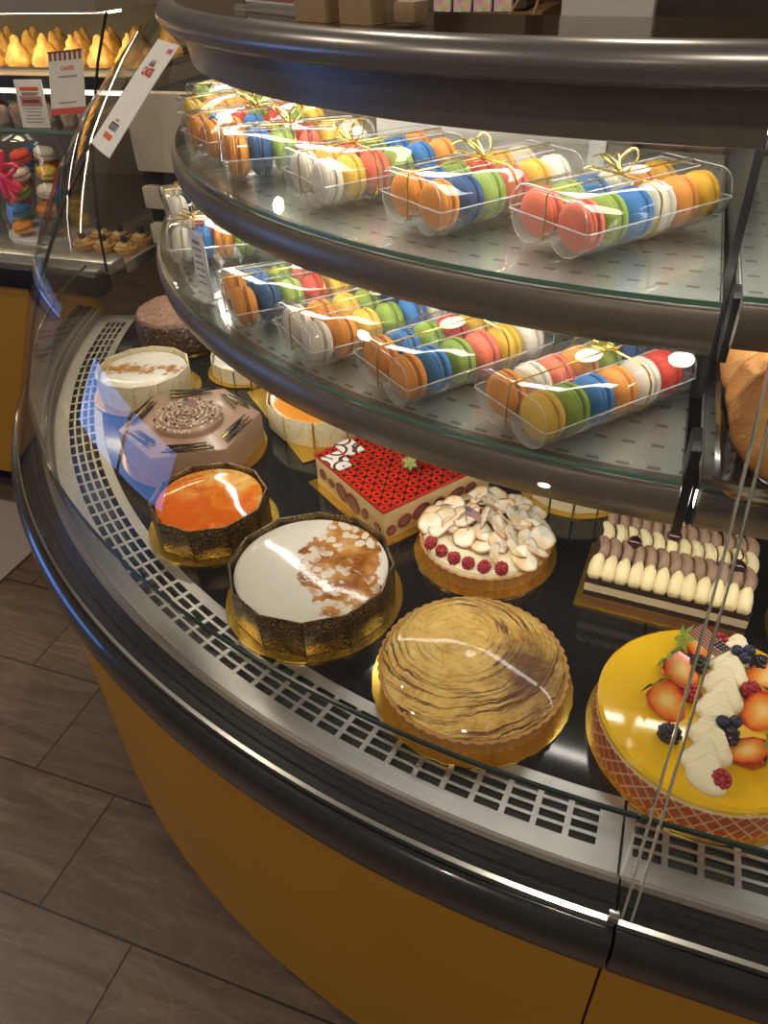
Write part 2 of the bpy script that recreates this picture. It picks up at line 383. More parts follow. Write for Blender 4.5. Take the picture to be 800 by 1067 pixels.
shelf_parts(case2, 1.074, 1.153, .45, False, 'upper', 18); shelf_parts(case2, 1.155, .987, .45, False, 'lower', 18)
# uprights that carry the shelves
b = MB(); b.box((.0055, -.65, 1.14), (.009, .58, .31)); b.build('shelf_upright', BLACKM, case2)
b = MB(); b.box((.0002, -1.105, .965), (.011, .05, .11), bev=.002); b.build('shelf_bracket', BLACKM, case2)
b = MB(); b.box((.0095, -1.03, 1.115), (.009, .04, .07), bev=.002); b.build('shelf_bracket', BLACKM, case2)
# back of the case
b = MB(); b.box((-.405, -.41, 1.0), (.38, .012, .58)); b.build('white_back_panel', WHITEP, case)
b = MB(); b.box((-.20, -.41, 1.0), (.028, .03, .58)); b.build('rear_post', STEEL, case)
BRN = plain('brown_back', (.16, .12, .085, 1), .5)
b = MB()
for (x0, y0), (x1, y1) in (((-.597, -.41), (-.66, -.22)), ((-.66, -.22), (-.80, -.04)), ((-.80, -.04), (-.985, .0))):
    d = Vector((x1-x0, y1-y0)); b.box(((x0+x1)/2, (y0+y1)/2, 1.0), (d.length, .012, .58), math.atan2(d.y, d.x))
b.build('rear_panel', BRN, case)
b = MB(); b.ext([(.41, .70), (.41, .99), (.40, .99), (.40, .70)], -.178, 1.6); b.build('rear_panel', BLACKM, case2)

# ------------------------------------------------------------------ macarons and their boxes
MC = {'red': (.62, .050, .030), 'coral': (.72, .17, .10), 'orange': (.74, .29, .045), 'yellow': (.72, .47, .06), 'green': (.23, .34, .045), 'blue': (.03, .17, .44),
      'navy': (.02, .075, .20), 'white': (.74, .68, .57), 'lime': (.34, .47, .10), 'gold': (.66, .38, .02)}
def mac_mat(nm, c):
    k = NT('macaron_'+nm); f = k.noise(260, 3); g = k.noise(60, 2)
    k.base(k.mix(k.mth('MULTIPLY', g, .5), (*c, 1), (*[x*.72 for x in c], 1)), .62, 0, .3).bump(f, .22, .0008); return k.m
def shell_mesh(nm, sgn, mat):
    b_ = MB(); r = .0272
    prof = [(r*.90, .0026), (r*.985, .0028), (r*1.02, .0042), (r*1.0, .0062), (r*.962, .0068), (r*.965, .0080), (r*.93, .0098), (r*.84, .0123), (r*.68, .0145), (r*.46, .0159), (r*.22, .0166), (.0004, .0168)]
    def fr(q, z, a):
        if .0026 < z < .0066: q *= 1+.035*math.sin(a*23+z*900)*noise.noise(Vector((math.cos(a)*3, math.sin(a)*3, sgn)))*2+.01*math.sin(a*41)
        return q, z
    b_.lathe(prof, n=46, fn=fr)
    o = b_.build(nm, mat, ang=50); me = o.data
    for v in me.vertices: v.co = (sgn*v.co.z, v.co.x, v.co.y) if sgn > 0 else (-v.co.z, -v.co.x, v.co.y)
    bpy.data.objects.remove(o); return me
FILL = {}
MAC = {}
for nm, c in MC.items():
    mt = mac_mat(nm, c); fc = tuple(min(1, x*.6+.02) for x in c) if nm not in ('white', 'yellow') else tuple(x*.85 for x in c)
    b = MB(); b.lathe([(.0228, -.0027), (.0242, -.001), (.0242, .001), (.0228, .0027)], n=30)
    o = b.build('filling', plain('filling_'+nm, (*fc, 1), .55), ang=60); fm = o.data; bpy.data.objects.remove(o)
    for v in fm.vertices: v.co = (v.co.z, v.co.x, v.co.y)
    MAC[nm] = (shell_mesh('shell', 1, mt), shell_mesh('shell', -1, mt), fm)
ORD = ['first', 'second', 'third', 'fourth', 'fifth', 'sixth']
def macaron(col, mat4, label, group):
    root = bpy.data.objects.new('macaron', None); root.empty_display_size = .01; COL.objects.link(root); root.matrix_world = mat4
    tag(root, label, 'macaron', group)
    for nm, me in zip(('shell', 'shell', 'filling'), MAC[col]):
        o = bpy.data.objects.new(nm, me); COL.objects.link(o); o.parent = root
def tray_section(s=1.0):
    pts = [(-.0525, .027)]
    for yc in (-.0262, .0262):
        for i in range(9):
            a = PI+PI*i/8; pts.append((yc+.0262*math.cos(a), .0255+.0250*math.sin(a)) if 0 < i < 8 else (yc+.0262*math.cos(a), .0255))
    pts = [(y, max(z, .0004)) for y, z in pts]
    pts[9] = (0, .014); pts[10] = (0, .014)
    pts.append((.0525, .027)); return [(y*s*1.2, z*1.2) for y, z in pts]
def lid_section(s=1.0, lift=0):
    p = [(-.0525, .0275), (-.0525, .034)]
    for i in range(1, 7): a = PI-PI/2*i/6; p.append((-.034+.0185*math.cos(a), .034+.0185*math.sin(a)))
    p += [(-y, z) for y, z in p[::-1]]
    return [(y*s*1.2, (z-lift*(z-.0275))*1.2) for y, z in p]
def macaron_box(ref, label, group, x, y, z, deg, left, right, sticker=None, bow=.45, flat_bow=False):
    n = len(right); pit = .0358; L = .010+pit*n
    t = thing('macaron_box', label, 'box', (x, y, z), R_(deg), group)
    b_ = MB(); rs = [[(q, yy, zz) for yy, zz in tray_section(s_)] for q, s_ in ((.003, .96), (.006, 1), (L-.006, 1), (L-.003, .96))]
    b_.rings(rs, False); b_.face([b_.v(p) for p in rs[0]]); b_.face([b_.v(p) for p in rs[-1]][::-1])
    for i in range(1, n):
        q = .005+pit*i
        for yc in (-.0314, .0314):
            b_.face([b_.v((q, yc+.0295*math.cos(PI+PI*j/8), .0306+.0290*math.sin(PI+PI*j/8)-(.0 if 0 < j < 8 else .008))) for j in range(9)])
    tr = b_.build('tray', CLEARB, t)
    b_ = MB(); rs = [[(q, yy, zz) for yy, zz in lid_section(s_, lf)] for q, s_, lf in ((0, .93, .12), (.003, .985, .03), (.008, 1, 0), (L-.008, 1, 0), (L-.003, .985, .03), (L, .93, .12))]
    b_.rings(rs, False); b_.face([b_.v(p) for p in rs[0]]); b_.face([b_.v(p) for p in rs[-1]][::-1])
    lid = b_.build('lid', CLEAR, t)
    # rims: the seam round the middle, the end arches and the raised panel on top
    b_ = MB(); e = .0645
    b_.tube([(0, -e+.004, .0330), (0, e-.004, .0330), (.004, e, .0330), (L-.004, e, .0330), (L, e-.004, .0330), (L, -e+.004, .0330), (L-.004, -e, .0330), (.004, -e, .0330)], .0009, 6, True)
    b_.tube([(L*.13, -.028, .0633), (L*.13, .028, .0633), (L*.9, .028, .0633), (L*.9, -.028, .0633)], .0006, 5, True)
    for q in (.0015, L-.0015): b_.tube([(q, yy, zz) for yy, zz in lid_section(.97, .04)], .0005, 5)
    for q in (.0035, L-.0035): b_.tube([(q, yy, zz) for yy, zz in tray_section(.97)], .0005, 5)
    b_.build('rim', CRIM, lid)
    # gold cord with a bow
    q = L*bow; b_ = MB()
    ring = [(q, yy*1.02, zz+.0008) for yy, zz in lid_section(1.0)]+[(q, yy*1.02, max(.0009, zz-.0004)) for yy, zz in tray_section(1.0)[::-1]][1:-1]
    b_.tube(ring, .0012, 6, True)
    b_.tube([(-.0012, 0, .012), (-.0012, 0, .03), (-.0006, 0, .058), (.003, 0, .0640), (q, 0, .0644), (L-.003, 0, .0640), (L+.0006, 0, .058), (L+.0012, 0, .02), (L+.0010, 0, .0160), (L*.5, 0, .0152), (0, 0, .0152)], .0009, 6, True)
    rb = b_.build('ribbon', GOLDW, t)
    b_ = MB(); hz = .0655; fl = .25 if flat_bow else 1
    rnd = random.Random(ref)
    for sg in (-1, 1):
        a0 = rnd.uniform(-.5, .5)+(.6 if sg > 0 else 2.6); ca, sa = math.cos(a0), math.sin(a0); pts = []
        for i in range(15):
            u = 2*PI*i/14; l_ = .021*(1-math.cos(u))*.5*2*.6; wd = .009*math.sin(u)
            pts.append((q+ca*l_-sa*wd, sa*l_+ca*wd, hz+fl*.020*(1-math.cos(u))/2+.001*math.sin(u)))
        b_.tube(pts, .0014, 6)
        a1 = a0+rnd.uniform(.5, .9)*sg; l_ = rnd.uniform(.03, .045)
        b_.tube([(q+math.cos(a1)*l_*i/5, math.sin(a1)*l_*i/5, hz+.004+.009*math.sin(i/5*PI)*fl+.001*i) for i in range(6)], .0009, 6)
    b_.ico((q, 0, hz+.001), .003, 1); b_.build('bow', GOLDW, rb)
    if sticker:
        b_ = MB(); b_.lathe([(.0195, 0), (.0195, .0003)], n=30); s_ = b_.build('sticker', STICK, lid, (L*sticker, .004, .0635), (0, 0, R_(20)))
        for v in s_.data.vertices: v.co.y *= .72
    M0 = Matrix.Translation((x, y, z)) @ Matrix.Rotation(R_(deg), 4, 'Z')
    for side, row, yc in (('left', left, .0306), ('right', right, -.0306)):
        for i, c_ in enumerate(row):
            if not c_: continue
            cn = {'coral': 'red', 'navy': 'blue', 'lime': 'green', 'gold': 'yellow'}.get(c_, c_)
            Mm = M0 @ Matrix.Translation((.005+pit*(i+.5)+random.uniform(-.0012, .0012), yc+random.uniform(-.0006, .0006), .0309)) @ Matrix.Rotation(random.uniform(-.05, .05), 4, 'Z') @ Matrix.Rotation(random.uniform(-.04, .04), 4, 'Y') @ Matrix.Rotation(random.uniform(0, 6), 4, 'X')
            macaron(c_, Mm, f'{cn} macaron, {ORD[i]} from front in {side} row of {ref}', 'macarons in the clear gift boxes')
k = NT('round_label'); X, Y, Z = k.xyz()
rd = k.mth('SQRT', k.mth('ADD', k.mth('MULTIPLY', X, X), k.mth('MULTIPLY', k.mth('MULTIPLY', Y, Y), 1.93)))
ringm = k.mth('MULTIPLY', k.mth('GREATER_THAN', rd, .0168), k.mth('LESS_THAN', rd, .0178))
k.base(k.mix(ringm, (.80, .76, .68, 1), (.22, .12, .06, 1)), .4); STICK = k.m
zu, zl = 1.1588, .9928
R, C_, O, Yw, G, B_, N, Wh = 'red', 'coral', 'orange', 'yellow', 'green', 'blue', 'navy', 'white'
GU, GL = 'macaron gift boxes on the upper shelf', 'macaron gift boxes on the lower shelf'
BX = [
 ('rightmost upper-shelf box', 'clear macaron box with red macarons at its front, rightmost on the upper shelf', GU, -.194, -.988, zu, 51, [C_, 'lime', B_, Wh, O, 'gold'], [C_, G, B_, Wh, O, 'gold'], .60, .47),
 ('second upper-shelf box from right', 'clear macaron box with orange front pair, second from right on the upper shelf', GU, -.362, -.950, zu, 53, [O, B_, 'lime', R, Yw, Wh], [O, N, 'lime', C_, Yw, Wh], None, .50),
 ('third upper-shelf box from right', 'clear macaron box with white front pair, third from right on the upper shelf', GU, -.534, -.878, zu, 50, [Wh, Yw, C_, G, B_, O], [Wh, Yw, C_, 'lime', B_, O], None, .36),
 ('fourth upper-shelf box from right', 'clear macaron box turned sideways, fourth from right on the upper shelf', GU, -.713, -.769, zu, 30, [O, B_, 'lime', R, Yw, Wh], [O, N, 'lime', C_, Yw, Wh], None, .48),
 ('fifth upper-shelf box from right', 'clear macaron box with orange front, behind the sideways box on the upper shelf', GU, -.813, -.681, zu, 50, [O, B_, R, G, R, Yw], [O, O, B_, R, G, Yw], None, .5),
 ('sixth upper-shelf box from right', 'clear macaron box with a yellow macaron in front, second from left on upper shelf', GU, -.902, -.548, zu, 50, [Yw, O, Yw, G, R, O], [Yw, O, O, G, R, Yw], None, .5),
 ('leftmost upper-shelf box', 'clear macaron box farthest back at the left end of the upper shelf', GU, -.963, -.412, zu, 51, ['lime', Wh, O, O, R, Yw], ['lime', Wh, O, O, R, Yw], None, .4),
 ('rightmost lower-shelf box', 'clear macaron box with yellow and orange front pair, rightmost on the lower shelf', GL, -.198, -1.110, zl, 50, [O, Wh, C_, O, G, N], [Yw, G, B_, O, Wh, R], .52, .66),
 ('second lower-shelf box from right', 'clear macaron box with orange front and round label, second from right on lower shelf', GL, -.366, -1.062, zl, 51, [O, B_, G, R, Yw, Wh], [O, B_, G, C_, Yw, Wh], .50, .66),
 ('third lower-shelf box from right', 'clear macaron box with white front and label, third from right on the lower shelf', GL, -.510, -1.000, zl, 48, [Wh, O, Yw, G, N, Wh], [Wh, O, Yw, G, B_, Wh], .62, .72),
 ('fourth lower-shelf box from right', 'clear macaron box beside the small sign, fourth from right on the lower shelf', GL, -.658, -.913, zl, 40, [O, B_, G, C_, Yw, Wh], [O, N, 'lime', R, Yw, Wh], .55, .6),
 ('fifth lower-shelf box from right', 'short clear macaron box just behind the small sign on the lower shelf', GL, -.889, -.690, zl, 28, [Wh, R, Yw, G], [Wh, B_, O, G], .35, .3),
 ('leftmost lower-shelf box', 'short clear macaron box at the left end of the lower shelf', GL, -1.005, -.525, zl, 42, [Wh, N, O, G], [Wh, N, O, G], .3, .3),
]
for a in BX: macaron_box(*a[:9], sticker=a[9], bow=a[10], flat_bow=a[2] == GL)

# small sign on the lower shelf
t = thing('sign_stand', 'small grey acrylic sign standing on the lower shelf between macaron boxes', 'sign', (-.735, -.842, .9925), R_(-28))
b = MB(); b.box((0, 0, .0015), (.042, .03, .003)); b.box((0, 0, .054), (.040, .003, .102), bev=.001); b.build('stand', plain('acrylic_grey', (.62, .62, .62, 1), .2, coat=.5), t)
b = MB()
b.mi = 0; b.box((0, -.0018, .055), (.034, .0006, .092))
for i, wd in enumerate((.020, .026, .018, .024, .026, .020, .024)): b.mi = 1; b.box((0, -.0022, .088-.0105*i), (wd, .0004, .003 if i else .006))
b.build('card', [PAPER, plain('print_grey', (.28, .24, .23, 1), .6)], t)

# ------------------------------------------------------------------ cakes on the deck
D = .6964
CREAM = plain('whipped_cream', (.82, .75, .52, 1), .5, var=.05)
CHOC = plain('dark_chocolate', (.030, .014, .008, 1), .35)
def board(parent, r, n=64, scal=0, sq=None):
    b_ = MB()
    if sq: b_.box((0, 0, .0012), (*sq, .0024))
    else: b_.lathe([(r, 0), (r, .0024)], n=n, fn=(lambda q, z, a: (q*(1+scal*math.cos(a*36)), z)) if scal else None)
    return b_.build('cake_board', GCARD, parent)
def flag(parent, loc, rot, w_=.022, h_=.014, stick=.03):
    b_ = MB(); b_.tube([(0, 0, -.012), (0, 0, stick)], .0008, 6); st = b_.build('flag_pick', plain('toothpick', (.55, .38, .2, 1), .6), parent, loc, rot)
    b_ = MB(); nx, ny = 20, 13
    px = lambda i, j, s: (w_*i/nx, .0012*math.sin(i/nx*5)+s, stick-h_+h_*j/ny)
    for s in (-.00015, .00015):
        vs = [[b_.v(px(i, j, s)) for j in range(ny+1)] for i in range(nx+1)]
        for i in range(nx):
            for j in range(ny):
                canton = i < 8 and j >= 6
                b_.mi = 2+(1 if (i % 2 == 0 and j % 2 == 0) else 0) if canton else j % 2*1 if False else (0 if j % 2 == 0 else 1)
                if canton: b_.mi = 1 if (i % 2 == 1 and j % 2 == 0) else 2
                b_.face([vs[i][j], vs[i+1][j], vs[i+1][j+1], vs[i][j+1]])
    b_.build('flag', [plain('flag_red', (.45, .02, .03, 1), .6), plain('flag_white', (.75, .72, .7, 1), .6), plain('flag_blue', (.02, .035, .16, 1), .6)], st, flip=False)
    return st
RASP = plain('raspberry_skin', (.42, .018, .035, 1), .4, var=.2, sc=200, coat=.3)
def raspberry_mesh():
    b_ = MB(); r = .0085
    for j in range(6):
        z = -.8+1.5*j/5; rr = math.sqrt(max(0, 1-(z*.85)**2)); nn = max(1, int(rr*9))
        for i in range(nn):
            a = 2*PI*(i+.5*(j % 2))/nn; b_.ico((r*.82*rr*math.cos(a), r*.82*rr*math.sin(a), r*z), .0031, 1)
    b_.ico((0, 0, 0), r*.85, 2)
    o = b_.build('raspberry', RASP, ang=80); me = o.data; bpy.data.objects.remove(o); return me
RME = raspberry_mesh()
def inst(me, name, parent, loc, rot=(0, 0, 0), sc=1):
    o = bpy.data.objects.new(name, me); COL.objects.link(o); o.parent = parent; o.location = loc; o.rotation_euler = rot; o.scale = (sc,)*3; return o
# material: chocolate panels printed with gold squiggles
k = NT('gold_print_chocolate'); v = k.mth('PINGPONG', k.mth('MULTIPLY', k.noise(75, 1, .4, dist=1.4), 7), .5)
ln = k.mth('GREATER_THAN', v, .36)
k.base(k.mix(ln, (.022, .012, .008, 1), (.36, .22, .06, 1)), .32, 0, .5); k.val(k.mth('MULTIPLY', ln, .5), k.b.inputs['Metallic']); PRINT = k.m
k = NT('marbled_white_chocolate'); f = k.noise(38, 3, .5, dist=1); k.base(k.ramp(f, [(.5, (.72, .64, .44)), (.62, (.60, .50, .22)), (.75, (.66, .50, .20))]), .4); MARB = k.m
def panels(parent, r, n, h, mat, phase=0, th=.0028, gap=.0006, name='chocolate_panel', zb=.003, lab=None):
    """flat sheets standing round a cake, each one a piece"""
    for i in range(n):
        a = phase+2*PI*i/n; wd = 2*r*math.tan(PI/n)-gap; b_ = MB(); b_.box((0, 0, h/2), (th, wd, h), bev=.0004)
        o = b_.build(name, mat, parent, (r*math.cos(a), r*math.sin(a), zb), (0, 0, a))
def cake_core(parent, r, h, top, side, zb=.0026, name='glazed_top', rim=.004):
    b_ = MB(); b_.lathe([(r, zb), (r, zb+h-.004)], n=64); b_.build('cake_body', side, parent)
    b_ = MB(); b_.lathe([(r-.0006, zb+h-.004), (r-.0012, zb+h-.0015), (r-rim, zb+h), (r*.5, zb+h+.0005), (.0005, zb+h+.0006)], n=64, cap=True)
    return b_.build(name, top, parent)

# 1 white glazed cake with caramel
k = NT('white_caramel_glaze'); X, Y, Z = k.xyz()
# caramel pool: right-back half of the top, with white islands
dx = k.mth('SUBTRACT', k.mth('ADD', k.mth('MULTIPLY', X, .92), k.mth('MULTIPLY', Y, .38)), .042); dy = k.mth('SUBTRACT', k.mth('MULTIPLY', Y, .92), k.mth('MULTIPLY', X, .38))
e = k.mth('SQRT', k.mth('ADD', k.mth('MULTIPLY', k.mth('MULTIPLY', dx, dx), 1.6), k.mth('MULTIPLY', k.mth('MULTIPLY', dy, dy), .42)))
n1 = k.noise(22, 4, .6); n2 = k.noise(75, 3, .6)
msk = k.ramp(k.mth('SUBTRACT', k.mth('ADD', e, k.mth('MULTIPLY', k.mth('SUBTRACT', n1, .5), .085)), .064), [(.0, (1, 1, 1)), (.004, (0, 0, 0))])
wp = k.add('ShaderNodeVectorMath', operation='MULTIPLY_ADD'); nz_ = k.add('ShaderNodeTexNoise'); nz_.inputs['Scale'].default_value = 60; k.l.new(k.co(), nz_.inputs['Vector']); k.l.new(nz_.outputs['Color'], wp.inputs[0]); wp.inputs[1].default_value = (.016,)*3; k.l.new(k.co(), wp.inputs[2])
vr = k.voro(62, v=wp.outputs[0])
isl = k.ramp(k.mth('ADD', vr, k.mth('MULTIPLY', n2, .35)), [(.60, (1, 1, 1)), (.68, (0, 0, 0))]); sel = k.ramp(k.noise(18, 2), [(.42, (0, 0, 0)), (.50, (1, 1, 1))])
car = k.ramp(n1, [(.34, (.22, .07, .012)), (.5, (.44, .19, .045)), (.64, (.62, .38, .17))])
col = k.mix(k.mth('MULTIPLY', isl, sel), car, (.72, .62, .50, 1))
k.base(k.mix(msk, (.74, .70, .63, 1), col), .10, 0, .5, coat=.3).bump(k.mth('MULTIPLY', msk, k.mth('ADD', n2, isl)), .18, .002); G1 = k.m
CB = plain('sponge_side', (.10, .055, .03, 1), .6)
t = thing('glazed_cake', 'white glazed round cake with brown caramel patch and gold-printed dark chocolate panels', 'cake', (-.448, -1.140, D))
board(t, .126); cake_core(t, .108, .053, G1, CB); panels(t, .1105, 12, .060, PRINT, .05)
# 2 orange glazed cake
k = NT('orange_mirror_glaze'); n1 = k.noise(24, 5, .62, dist=.8); n2 = k.noise(12, 3)
X, Y, Z = k.xyz(); dd = k.mth('ADD', k.mth('MULTIPLY', X, .5), k.mth('MULTIPLY', Y, 6))
k.base(k.ramp(k.mth('ADD', k.mth('MULTIPLY', n1, .8), k.mth('MULTIPLY', k.mth('ADD', dd, .1), .28)), [(.36, (.70, .13, .008)), (.47, (.76, .22, .02)), (.55, (.80, .42, .10)), (.66, (.82, .60, .22)), (.78, (.84, .70, .42))]), .08, 0, .5, coat=.4); G2 = k.m
t = thing('glazed_cake', 'small round cake with marbled orange glaze and gold-printed dark chocolate panels', 'cake', (-.669, -1.037, D))
board(t, .104); cake_core(t, .0845, .050, G2, CB); panels(t, .0868, 10, .056, PRINT, .2)
# 3 milk chocolate hexagon
k = NT('milk_chocolate_glaze'); f = k.noise(6, 2); k.base(k.mix(f, (.40, .255, .175, 1), (.35, .215, .145, 1)), .30, 0, .5, coat=.15); MILK = k.m
t = thing('hexagon_cake', 'six-sided milk chocolate cake with a swirled disc and a tiny flag', 'cake', (-.815, -.848, D))
board(t, .132)
hexp = [(.128*math.cos(R_(30+60*i)), .128*math.sin(R_(30+60*i))) for i in range(6)]
b = MB(); b.rings([[(x*s_, y*s_, z) for x, y in hexp] for s_, z in ((1, .0026), (1, .054), (.985, .0592), (.955, .0605))], True, True, True); b.build('cake_body', MILK, t, ang=25)
b = MB(); pts = []
b.lathe([(.060, .0606), (.061, .069), (.057, .073), (.02, .0735), (.0005, .0735)], n=48)
for i in range(220):
    a = i*.155; r = .054*(1-i/225); pts.append((r*math.cos(a), r*math.sin(a), .0725+.004*(i/220)))
b.tube(pts, .0042, 8, flat=.8); sw = b.build('swirl_disc', MILK, t, ang=60)
b = MB()
for i in range(170):
    a = random.uniform(0, 6.28); r = .062*math.sqrt(random.random()); b.mi = 0 if random.random() < .72 else 1
    zz = .0775 if r < .052 else .072
    b.box((r*math.cos(a), r*math.sin(a), zz), (random.uniform(.0028, .0052), random.uniform(.0022, .004), .0026), random.uniform(0, 3))
cr = b.build('crunch_crumbs', [plain('nougat', (.75, .66, .50, 1), .6), CHOC], sw); cr['kind'] = 'stuff'
for i in range(6):
    a = R_(60*i); mx, my = .098*math.cos(a), .098*math.sin(a); b = MB()
    for j in range(12):
        da = a+PI/2+random.uniform(-.16, .16); l_ = random.uniform(.022, .040); ox = random.uniform(-.010, .010)
        cx, cy = mx+ox*math.cos(a)+random.uniform(-.012, .012)*math.cos(a+PI/2), my+ox*math.sin(a)+random.uniform(-.012, .012)*math.sin(a+PI/2)
        b.mi = 0 if j % 6 else 1
        b.tube([(cx-l_*math.cos(da), cy-l_*math.sin(da), .0612+.0006*j), (cx+l_*math.cos(da), cy+l_*math.sin(da), .0614+.0006*j)], .0011, 6)
    b.build('chocolate_stick_bundle', [CHOC, GOLDW], t)
flag(t, (-.012, .002, .080), (0, .25, R_(15)), .024, .016, .026)
# 4 white twelve-sided cake with caramel
k = NT('white_glaze_drizzled'); X, Y, Z = k.xyz(); n1 = k.noise(34, 4, .65); vr = k.voro(75)
ds = k.mth('ABSOLUTE', k.mth('ADD', k.mth('SUBTRACT', k.mth('MULTIPLY', Y, .95), k.mth('MULTIPLY', X, .25)), k.mth('MULTIPLY', k.mth('SUBTRACT', k.noise(14, 2), .5), .05)))
mk = k.ramp(k.mth('ADD', k.mth('ADD', ds, k.mth('MULTIPLY', vr, .02)), k.mth('MULTIPLY', k.mth('MULTIPLY', X, X), .0)), [(.026, (1, 1, 1)), (.033, (0, 0, 0))])
k.base(k.mix(k.mth('MULTIPLY', mk, k.ramp(n1, [(.40, (0, 0, 0)), (.48, (1, 1, 1))])), (.76, .73, .66, 1), (.42, .20, .05, 1)), .12, 0, .5, coat=.3); G4 = k.m
t = thing('glazed_cake', 'white cake with caramel streak and ivory panels behind the chocolate hexagon cake', 'cake', (-1.028, -.680, D))
board(t, .110); cake_core(t, .088, .046, G4, MARB); panels(t, .0908, 12, .054, MARB, .1)
# 5 brown crumb cake at the back
k = NT('cocoa_crumbs'); f = k.noise(90, 4, .7); k.base(k.ramp(f, [(.3, (.15, .075, .05)), (.6, (.30, .17, .125)), (.8, (.38, .24, .18))]), .8).bump(f, .8, .004); CRUMB = k.m
k = NT('nutty_chocolate'); f = k.voro(90); g = k.noise(120, 3); k.base(k.mix(k.ramp(f, [(.18, (1, 1, 1)), (.26, (0, 0, 0))]), (.055, .026, .015, 1), (.30, .18, .09, 1)), .35).bump(k.mth('ADD', f, g), .8, .004); NUT = k.m
t = thing('crumb_cake', 'round brown cocoa crumb cake with nutty dark sides, farthest back at left', 'cake', (-1.088, -.430, D))
board(t, .105)
b = MB(); b.lathe([(.100, .0026), (.106, .008), (.106, .062), (.102, .068)], n=60, fn=lambda r, z, a: (r*(1+.012*noise.noise(Vector((a*4, z*80, 1)))), z)); b.build('nutty_side', NUT, t)
b = MB(); b.lathe([(.1025, .066), (.098, .074), (.05, .078), (.0005, .079)], n=60, fn=lambda r, z, a: (r, z+.004*noise.noise(Vector((r*60*math.cos(a), r*60*math.sin(a), 2))))); b.build('crumb_top', CRUMB, t)
# 6 white panelled cake under the shelf
t = thing('glazed_cake', 'white-panelled cake half hidden under the lower shelf, left of the gold square board', 'cake', (-.868, -.535, D))
board(t, .088); cake_core(t, .072, .030, plain('cream_glaze', (.74, .70, .6, 1), .2), CB); panels(t, .0748, 14, .034, MARB, .1, gap=.004)
# 7 orange cake on a square gold board
t = thing('glazed_cake', 'orange-topped round cake with ivory panels on a square gold board', 'cake', (-.620, -.671, D), R_(-43))
board(t, 0, sq=(.30, .27)).location = (-.0239, .0256, 0)
k = NT('orange_jelly'); f = k.noise(20, 3); k.base(k.mix(f, (.80, .26, .02, 1), (.80, .36, .05, 1)), .12, coat=.4); cake_core(t, .112, .050, k.m, plain('orange_cream', (.80, .36, .04, 1), .4))
panels(t, .1145, 12, .052, MARB, .13, gap=.004)
# 8 strawberry slab
k = NT('red_patterned_jelly'); X, Y, Z = k.xyz(); s = .0122
u = k.mth('DIVIDE', X, s); v = k.mth('DIVIDE', Y, s)
fu = k.mth('SUBTRACT', k.mth('FRACT', u), .5); fv = k.mth('SUBTRACT', k.mth('FRACT', v), .5)
par = k.mth('MODULO', k.mth('ABSOLUTE', k.mth('ADD', k.mth('FLOOR', u), k.mth('FLOOR', v))), 2)
au, av = k.mth('ABSOLUTE', fu), k.mth('ABSOLUTE', fv)
dot = k.mth('LESS_THAN', k.mth('ADD', k.mth('MULTIPLY', fu, fu), k.mth('MULTIPLY', fv, fv)), .055)
crs = k.mth('MULTIPLY', k.mth('LESS_THAN', k.mth('ABSOLUTE', k.mth('SUBTRACT', au, av)), .17), k.mth('LESS_THAN', k.mth('MAXIMUM', au, av), .42))
pat = k.mth('ADD', k.mth('MULTIPLY', par, dot), k.mth('MULTIPLY', k.mth('SUBTRACT', 1, par), crs))
k.base(k.mix(pat, (.50, .022, .008, 1), (.028, .004, .003, 1)), .10, 0, .5, coat=.4); JELLY = k.m
k = NT('custard_side'); f = k.noise(40, 3); k.base(k.mix(f, (.72, .52, .26, 1), (.55, .36, .15, 1)), .5); CUST = k.m
Lf, Wf = .200, .215
t = thing('strawberry_slab_cake', 'rectangular strawberry cake with red patterned top and two cocoa-swirl white tiles', 'cake', (-.391, -1.002, D), R_(144.6))
# local +X runs back along the left edge, -Y into the case
b = MB(); b.box((Lf/2, -Wf/2, .0012), (Lf+.022, Wf+.022, .0024)); b.build('cake_board', GCARD, t)
b = MB(); b.box((Lf/2, -Wf/2, .0295), (Lf-.002, Wf-.002, .0535), bev=.002); b.build('cake_body', CUST, t)
b = MB(); b.box((Lf/2, -Wf/2, .0592), (Lf, Wf, .0064), bev=.0018); b.build('jelly_top', JELLY, t)
STR = plain('strawberry_flesh', (.38, .09, .06, 1), .35, var=.35, sc=90, coat=.3); STRI = plain('strawberry_heart', (.42, .16, .12, 1), .4, var=.25, sc=150)
def slice_on(face, p, z, sx, sz, tilt):
    b_ = MB(); b_.lathe([(1, 0), (1, .0012)], n=20); b_.mi = 1; b_.lathe([(.62, .0008), (.62, .0016)], n=16)
    o = b_.build('strawberry_slice', [STR, STRI], t)
    for q in o.data.vertices:
        x, y, h = q.co.x*sx, q.co.y*sz, q.co.z; ca, sa = math.cos(tilt), math.sin(tilt); x, y = x*ca-y*sa, x*sa+y*ca
        q.co = (p+x, -.0012+h+.0002, z+y) if face == 'left' else (-h+.0012-.0002, -p-x, z+y)
for p, z, sx, sz, tl in ((.018, .020, .010, .009, 0), (.052, .026, .008, .012, .4), (.085, .026, .020, .017, .7), (.118, .029, .018, .016, .5), (.150, .030, .009, .008, 0), (.176, .033, .010, .010, .2)): slice_on('left', p, z, sx, sz, tl)
for p, z, sx, sz, tl in ((.014, .019, .009, .010, 0), (.040, .026, .014, .011, .5), (.072, .030, .018, .012, .4), (.108, .030, .011, .010, 0), (.140, .030, .020, .010, .3), (.172, .030, .012, .010, .2)): slice_on('front', p, z, sx, sz, tl)
k = NT('cocoa_swirl_tile'); v = k.voro(26); rr = k.mth('PINGPONG', k.mth('MULTIPLY', v, 3.4), .5); k.base(k.mix(k.ramp(rr, [(.30, (0, 0, 0)), (.34, (1, 1, 1))]), (.76, .72, .66, 1), (.10, .045, .03, 1)), .25); TILE = k.m
